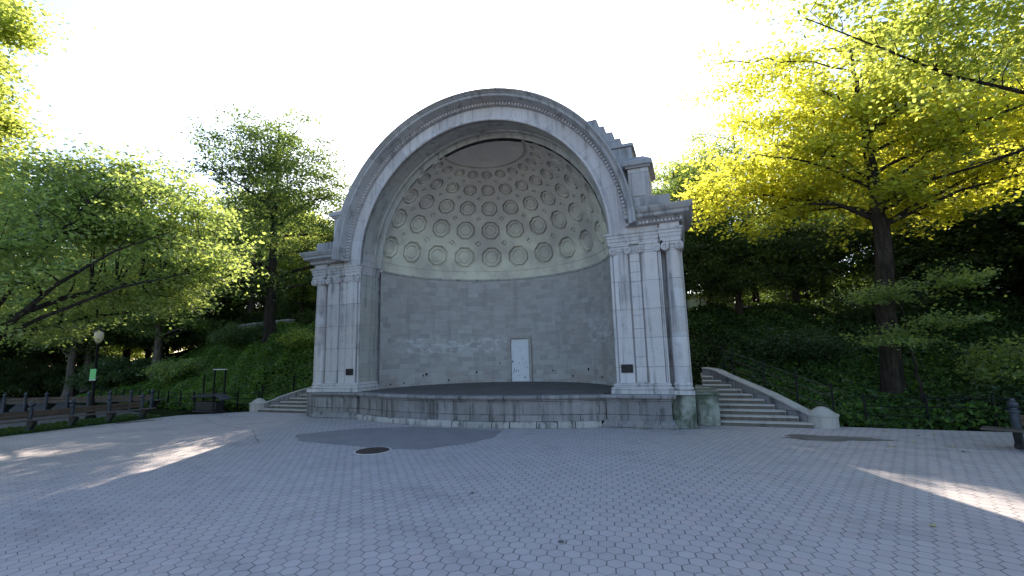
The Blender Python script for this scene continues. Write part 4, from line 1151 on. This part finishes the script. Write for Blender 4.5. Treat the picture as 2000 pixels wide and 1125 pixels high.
def shrub(label, x, y, r, h, mat, seed, n=60, size=.13):
    b = (x, y, hz(x, y) - .05)
    rng = np.random.default_rng(seed)
    big = max(1, r / 3)
    tr = [(0, 0, 0, .05), (.02, 0, h * .3, .04), (0, .03, h * .6, .025), (0, 0, h * .85, .01)]
    return tree('shrub', label, b, tr, [(0, 0, h * .55, r, r * .9, h * .45)], n, 110, .28 * big, size, mat, M['bark2'], seed, flat=.5, nlimb=7, cat='shrub', group='shrubs on the banks', lo=.1)
shrub('leafy shrub at the right edge behind the fence', 17.6, 3.6, 1.7, 2.1, M['leaf_mid'], 401, 80)
shrub('dark shrub left of the maple trunk', 11.9, 6.4, 1.6, 1.5, M['leaf_ever'], 402)
shrub('dark shrub high on the right bank below the wall', 15.8, 9.6, 1.8, 1.6, M['leaf_ever'], 403)
shrub('dark rounded shrub high on the left bank', -20.2, 6.4, 2.2, 1.5, M['leaf_dark'], 404, 90)
shrub('bright green shrub on the left bank near the column', -13.6, 5.4, 1.6, 1.0, M['leaf_lime'], 405)
shrub('wide dark shrub beyond the lamp post', -33, 6.0, 3.0, 2.6, M['leaf_dark'], 406, 120, .18)
shrub('low green shrub on the left bank beside the lamp post', -24, 5.0, 2.2, 1.4, M['leaf_mid'], 407, 90)
shrub('broad dark thicket far left beyond the benches', -45, 7.5, 4.2, 2.4, M['leaf_dark'], 410, 150, .22)
shrub('broad green thicket at the far left edge', -58, 8.0, 5.0, 3.0, M['leaf_mid'], 411, 160, .25)
shrub('dark thicket on the left crest between two trunks', -29.5, 12.0, 2.6, 1.7, M['leaf_dark'], 412, 90, .18)
shrub('dark thicket on the left crest behind the open tree', -15.5, 10.2, 2.8, 1.9, M['leaf_dark'], 413, 90, .18)
for k_, (x_, y_, r_, h_) in enumerate(((-33.5, 15.5, 2.8, 3.0), (-38.5, 17.0, 3.2, 3.4), (-44.5, 17.5, 3.2, 3.4), (-27.5, 14.5, 2.4, 2.4))):
    shrub('dark leafy thicket closing the gaps under the trees on the left crest', x_, y_, r_, h_, M['leaf_dark'], 420 + k_, 110, .2)
for k_, (x_, y_, r_, h_) in enumerate(((-52, 21.5, 3.6, 5.0), (-46, 20.5, 3.6, 5.0), (-58, 23, 4.2, 5.0), (-40.5, 19.5, 3.2, 4.5), (-66, 25, 4.6, 5.5))):
    shrub('tall sunlit lime-green thicket beyond the left crest, glowing between the trunks', x_, y_, r_, h_, M['leaf_lime'], 440 + k_, 120, .24)
for k_, (x_, y_) in enumerate(((-118, 34), (-104, 40), (-90, 38), (-77, 42), (-65, 40), (-54, 44), (-44, 46), (-34, 45), (18, 44), (30, 42), (42, 38), (54, 34))):
    shrub('broad bushy tree line far beyond the ' + ('left' if x_ < 0 else 'right') + ' crest, closing the view', x_, y_, 7.0, 8.0, M['leaf_mid'], 460 + k_, 130, .5)
for k_, (x_, y_, r_, h_) in enumerate(((23.5, 13.5, 2.6, 2.6), (28.5, 14.0, 3.0, 3.0), (19.5, 14.6, 2.2, 2.0))):
    shrub('dark leafy thicket closing the gaps under the trees on the right crest', x_, y_, r_, h_, M['leaf_dark'], 430 + k_, 100, .18)
shrub('low dark shrub at the foot of the right bank', 16.2, 2.6, 1.1, .9, M['leaf_ever'], 408, 50)

# a few fallen leaves on the pavers
for k, (x, y, r, lab) in enumerate(((10.55, -7.6, .4, 'pale yellow fallen leaf lying alone on the right pavers'), (3.95, -8.05, 1.2, 'small dark fallen leaf on the pavers before the stage'), (6.0, -9.6, 2.1, 'small brown fallen leaf on the near pavers'))):
    m = MB()
    pts = [(0, -.05), (.03, -.02), (.045, .02), (.02, .025), (0, .06), (-.02, .025), (-.045, .02), (-.03, -.02)]
    m.add([(a, b_, .008 + .012 * abs(a) / .045) for a, b_ in pts] + [(0, 0, .006)], [(i, (i + 1) % 8, 8) for i in range(8)])
    o = m.build('fallen_leaf', M['yellowleaf'] if k == 0 else M['litter'], smooth=0)
    o.location = (x, y, .002); o.rotation_euler = (0, 0, r)
    tag(o, lab, 'leaf', 'fallen leaves')

rnd = random.Random(31)
for k in range(22):
    left = k % 2
    x, y = (rnd.uniform(-14.4, -11), rnd.uniform(-4.5, -.3)) if left else (rnd.uniform(11.9, 15.6), rnd.uniform(-2.2, .75))
    m = MB(); r_ = rnd.uniform(.7, 1.15)
    m.add([(a * r_, b_ * r_, .006 + .02 * abs(a) / .045) for a, b_ in pts] + [(0, 0, .006)], [(i, (i + 1) % 8, 8) for i in range(8)])
    o = m.build('fallen_leaf', M['litter'] if rnd.random() < .6 else M['yellowleaf'], smooth=0)
    o.location = (x, y, .003); o.rotation_euler = (0, 0, rnd.uniform(0, 6.28))
    tag(o, 'small dry leaf among those scattered along the ' + ('left' if left else 'right') + ' edge of the plaza', 'leaf', 'dry leaves along the ' + ('left' if left else 'right') + ' plaza edge')

# ------------------------------------------------------------------ light, sky, camera
SUN_AZ, SUN_EL = R(-24), R(30.5)          # azimuth from +Y towards +X
w = bpy.data.worlds.new('World'); S.world = w; w.use_nodes = True
nt = w.node_tree; nt.nodes.clear()
sky = nt.nodes.new('ShaderNodeTexSky'); sky.sky_type = 'NISHITA'; sky.sun_disc = False
sky.sun_elevation = SUN_EL; sky.sun_rotation = SUN_AZ
sky.altitude = 20; sky.air_density = 1.0; sky.dust_density = 1.3; sky.ozone_density = 1.7
bg = nt.nodes.new('ShaderNodeBackground'); bg.inputs[1].default_value = .13
wo = nt.nodes.new('ShaderNodeOutputWorld')
nt.links.new(sky.outputs[0], bg.inputs[0]); nt.links.new(bg.outputs[0], wo.inputs[0])
sun = bpy.data.lights.new('Sun', 'SUN'); sun.energy = 5.0; sun.angle = R(.55); sun.color = (1.0, .87, .70)
so = bpy.data.objects.new('Sun', sun); COL.objects.link(so)
sd = Vector((math.sin(SUN_AZ) * math.cos(SUN_EL), math.cos(SUN_AZ) * math.cos(SUN_EL), math.sin(SUN_EL)))
so.rotation_euler = sd.to_track_quat('Z', 'Y').to_euler(); so.location = (0, 0, 60)

cam = bpy.data.cameras.new('Camera'); co = bpy.data.objects.new('Camera', cam); COL.objects.link(co)
cam.sensor_width = 36; cam.lens = 884.94 / 2000 * 36; cam.clip_end = 2000; cam.clip_start = .1
Mx = ((0.9297008407854915, 0.3674521531894408, -0.02520439959994917), (-0.07678314249016875, 0.12643340564245292, -0.9889989600434297), (-0.36022311929148115, 0.9214084376942153, 0.14575937456582574))
r_, d_, f_ = (Vector(q) for q in Mx)
mat = Matrix((r_, -d_, -f_)).transposed().to_4x4()
mat.translation = (7.76043749, -15.6119073, 2.4)
co.matrix_world = mat
S.camera = co

S.view_settings.view_transform = 'Standard'; S.view_settings.look = 'None'
S.view_settings.gamma = 1; S.view_settings.exposure = 1.58
S.render.engine = 'CYCLES'
S.cycles.max_bounces = 8; S.cycles.diffuse_bounces = 4; S.cycles.transmission_bounces = 4; S.cycles.transparent_max_bounces = 4
S.cycles.sample_clamp_indirect = 6
S.cycles.use_denoising = True
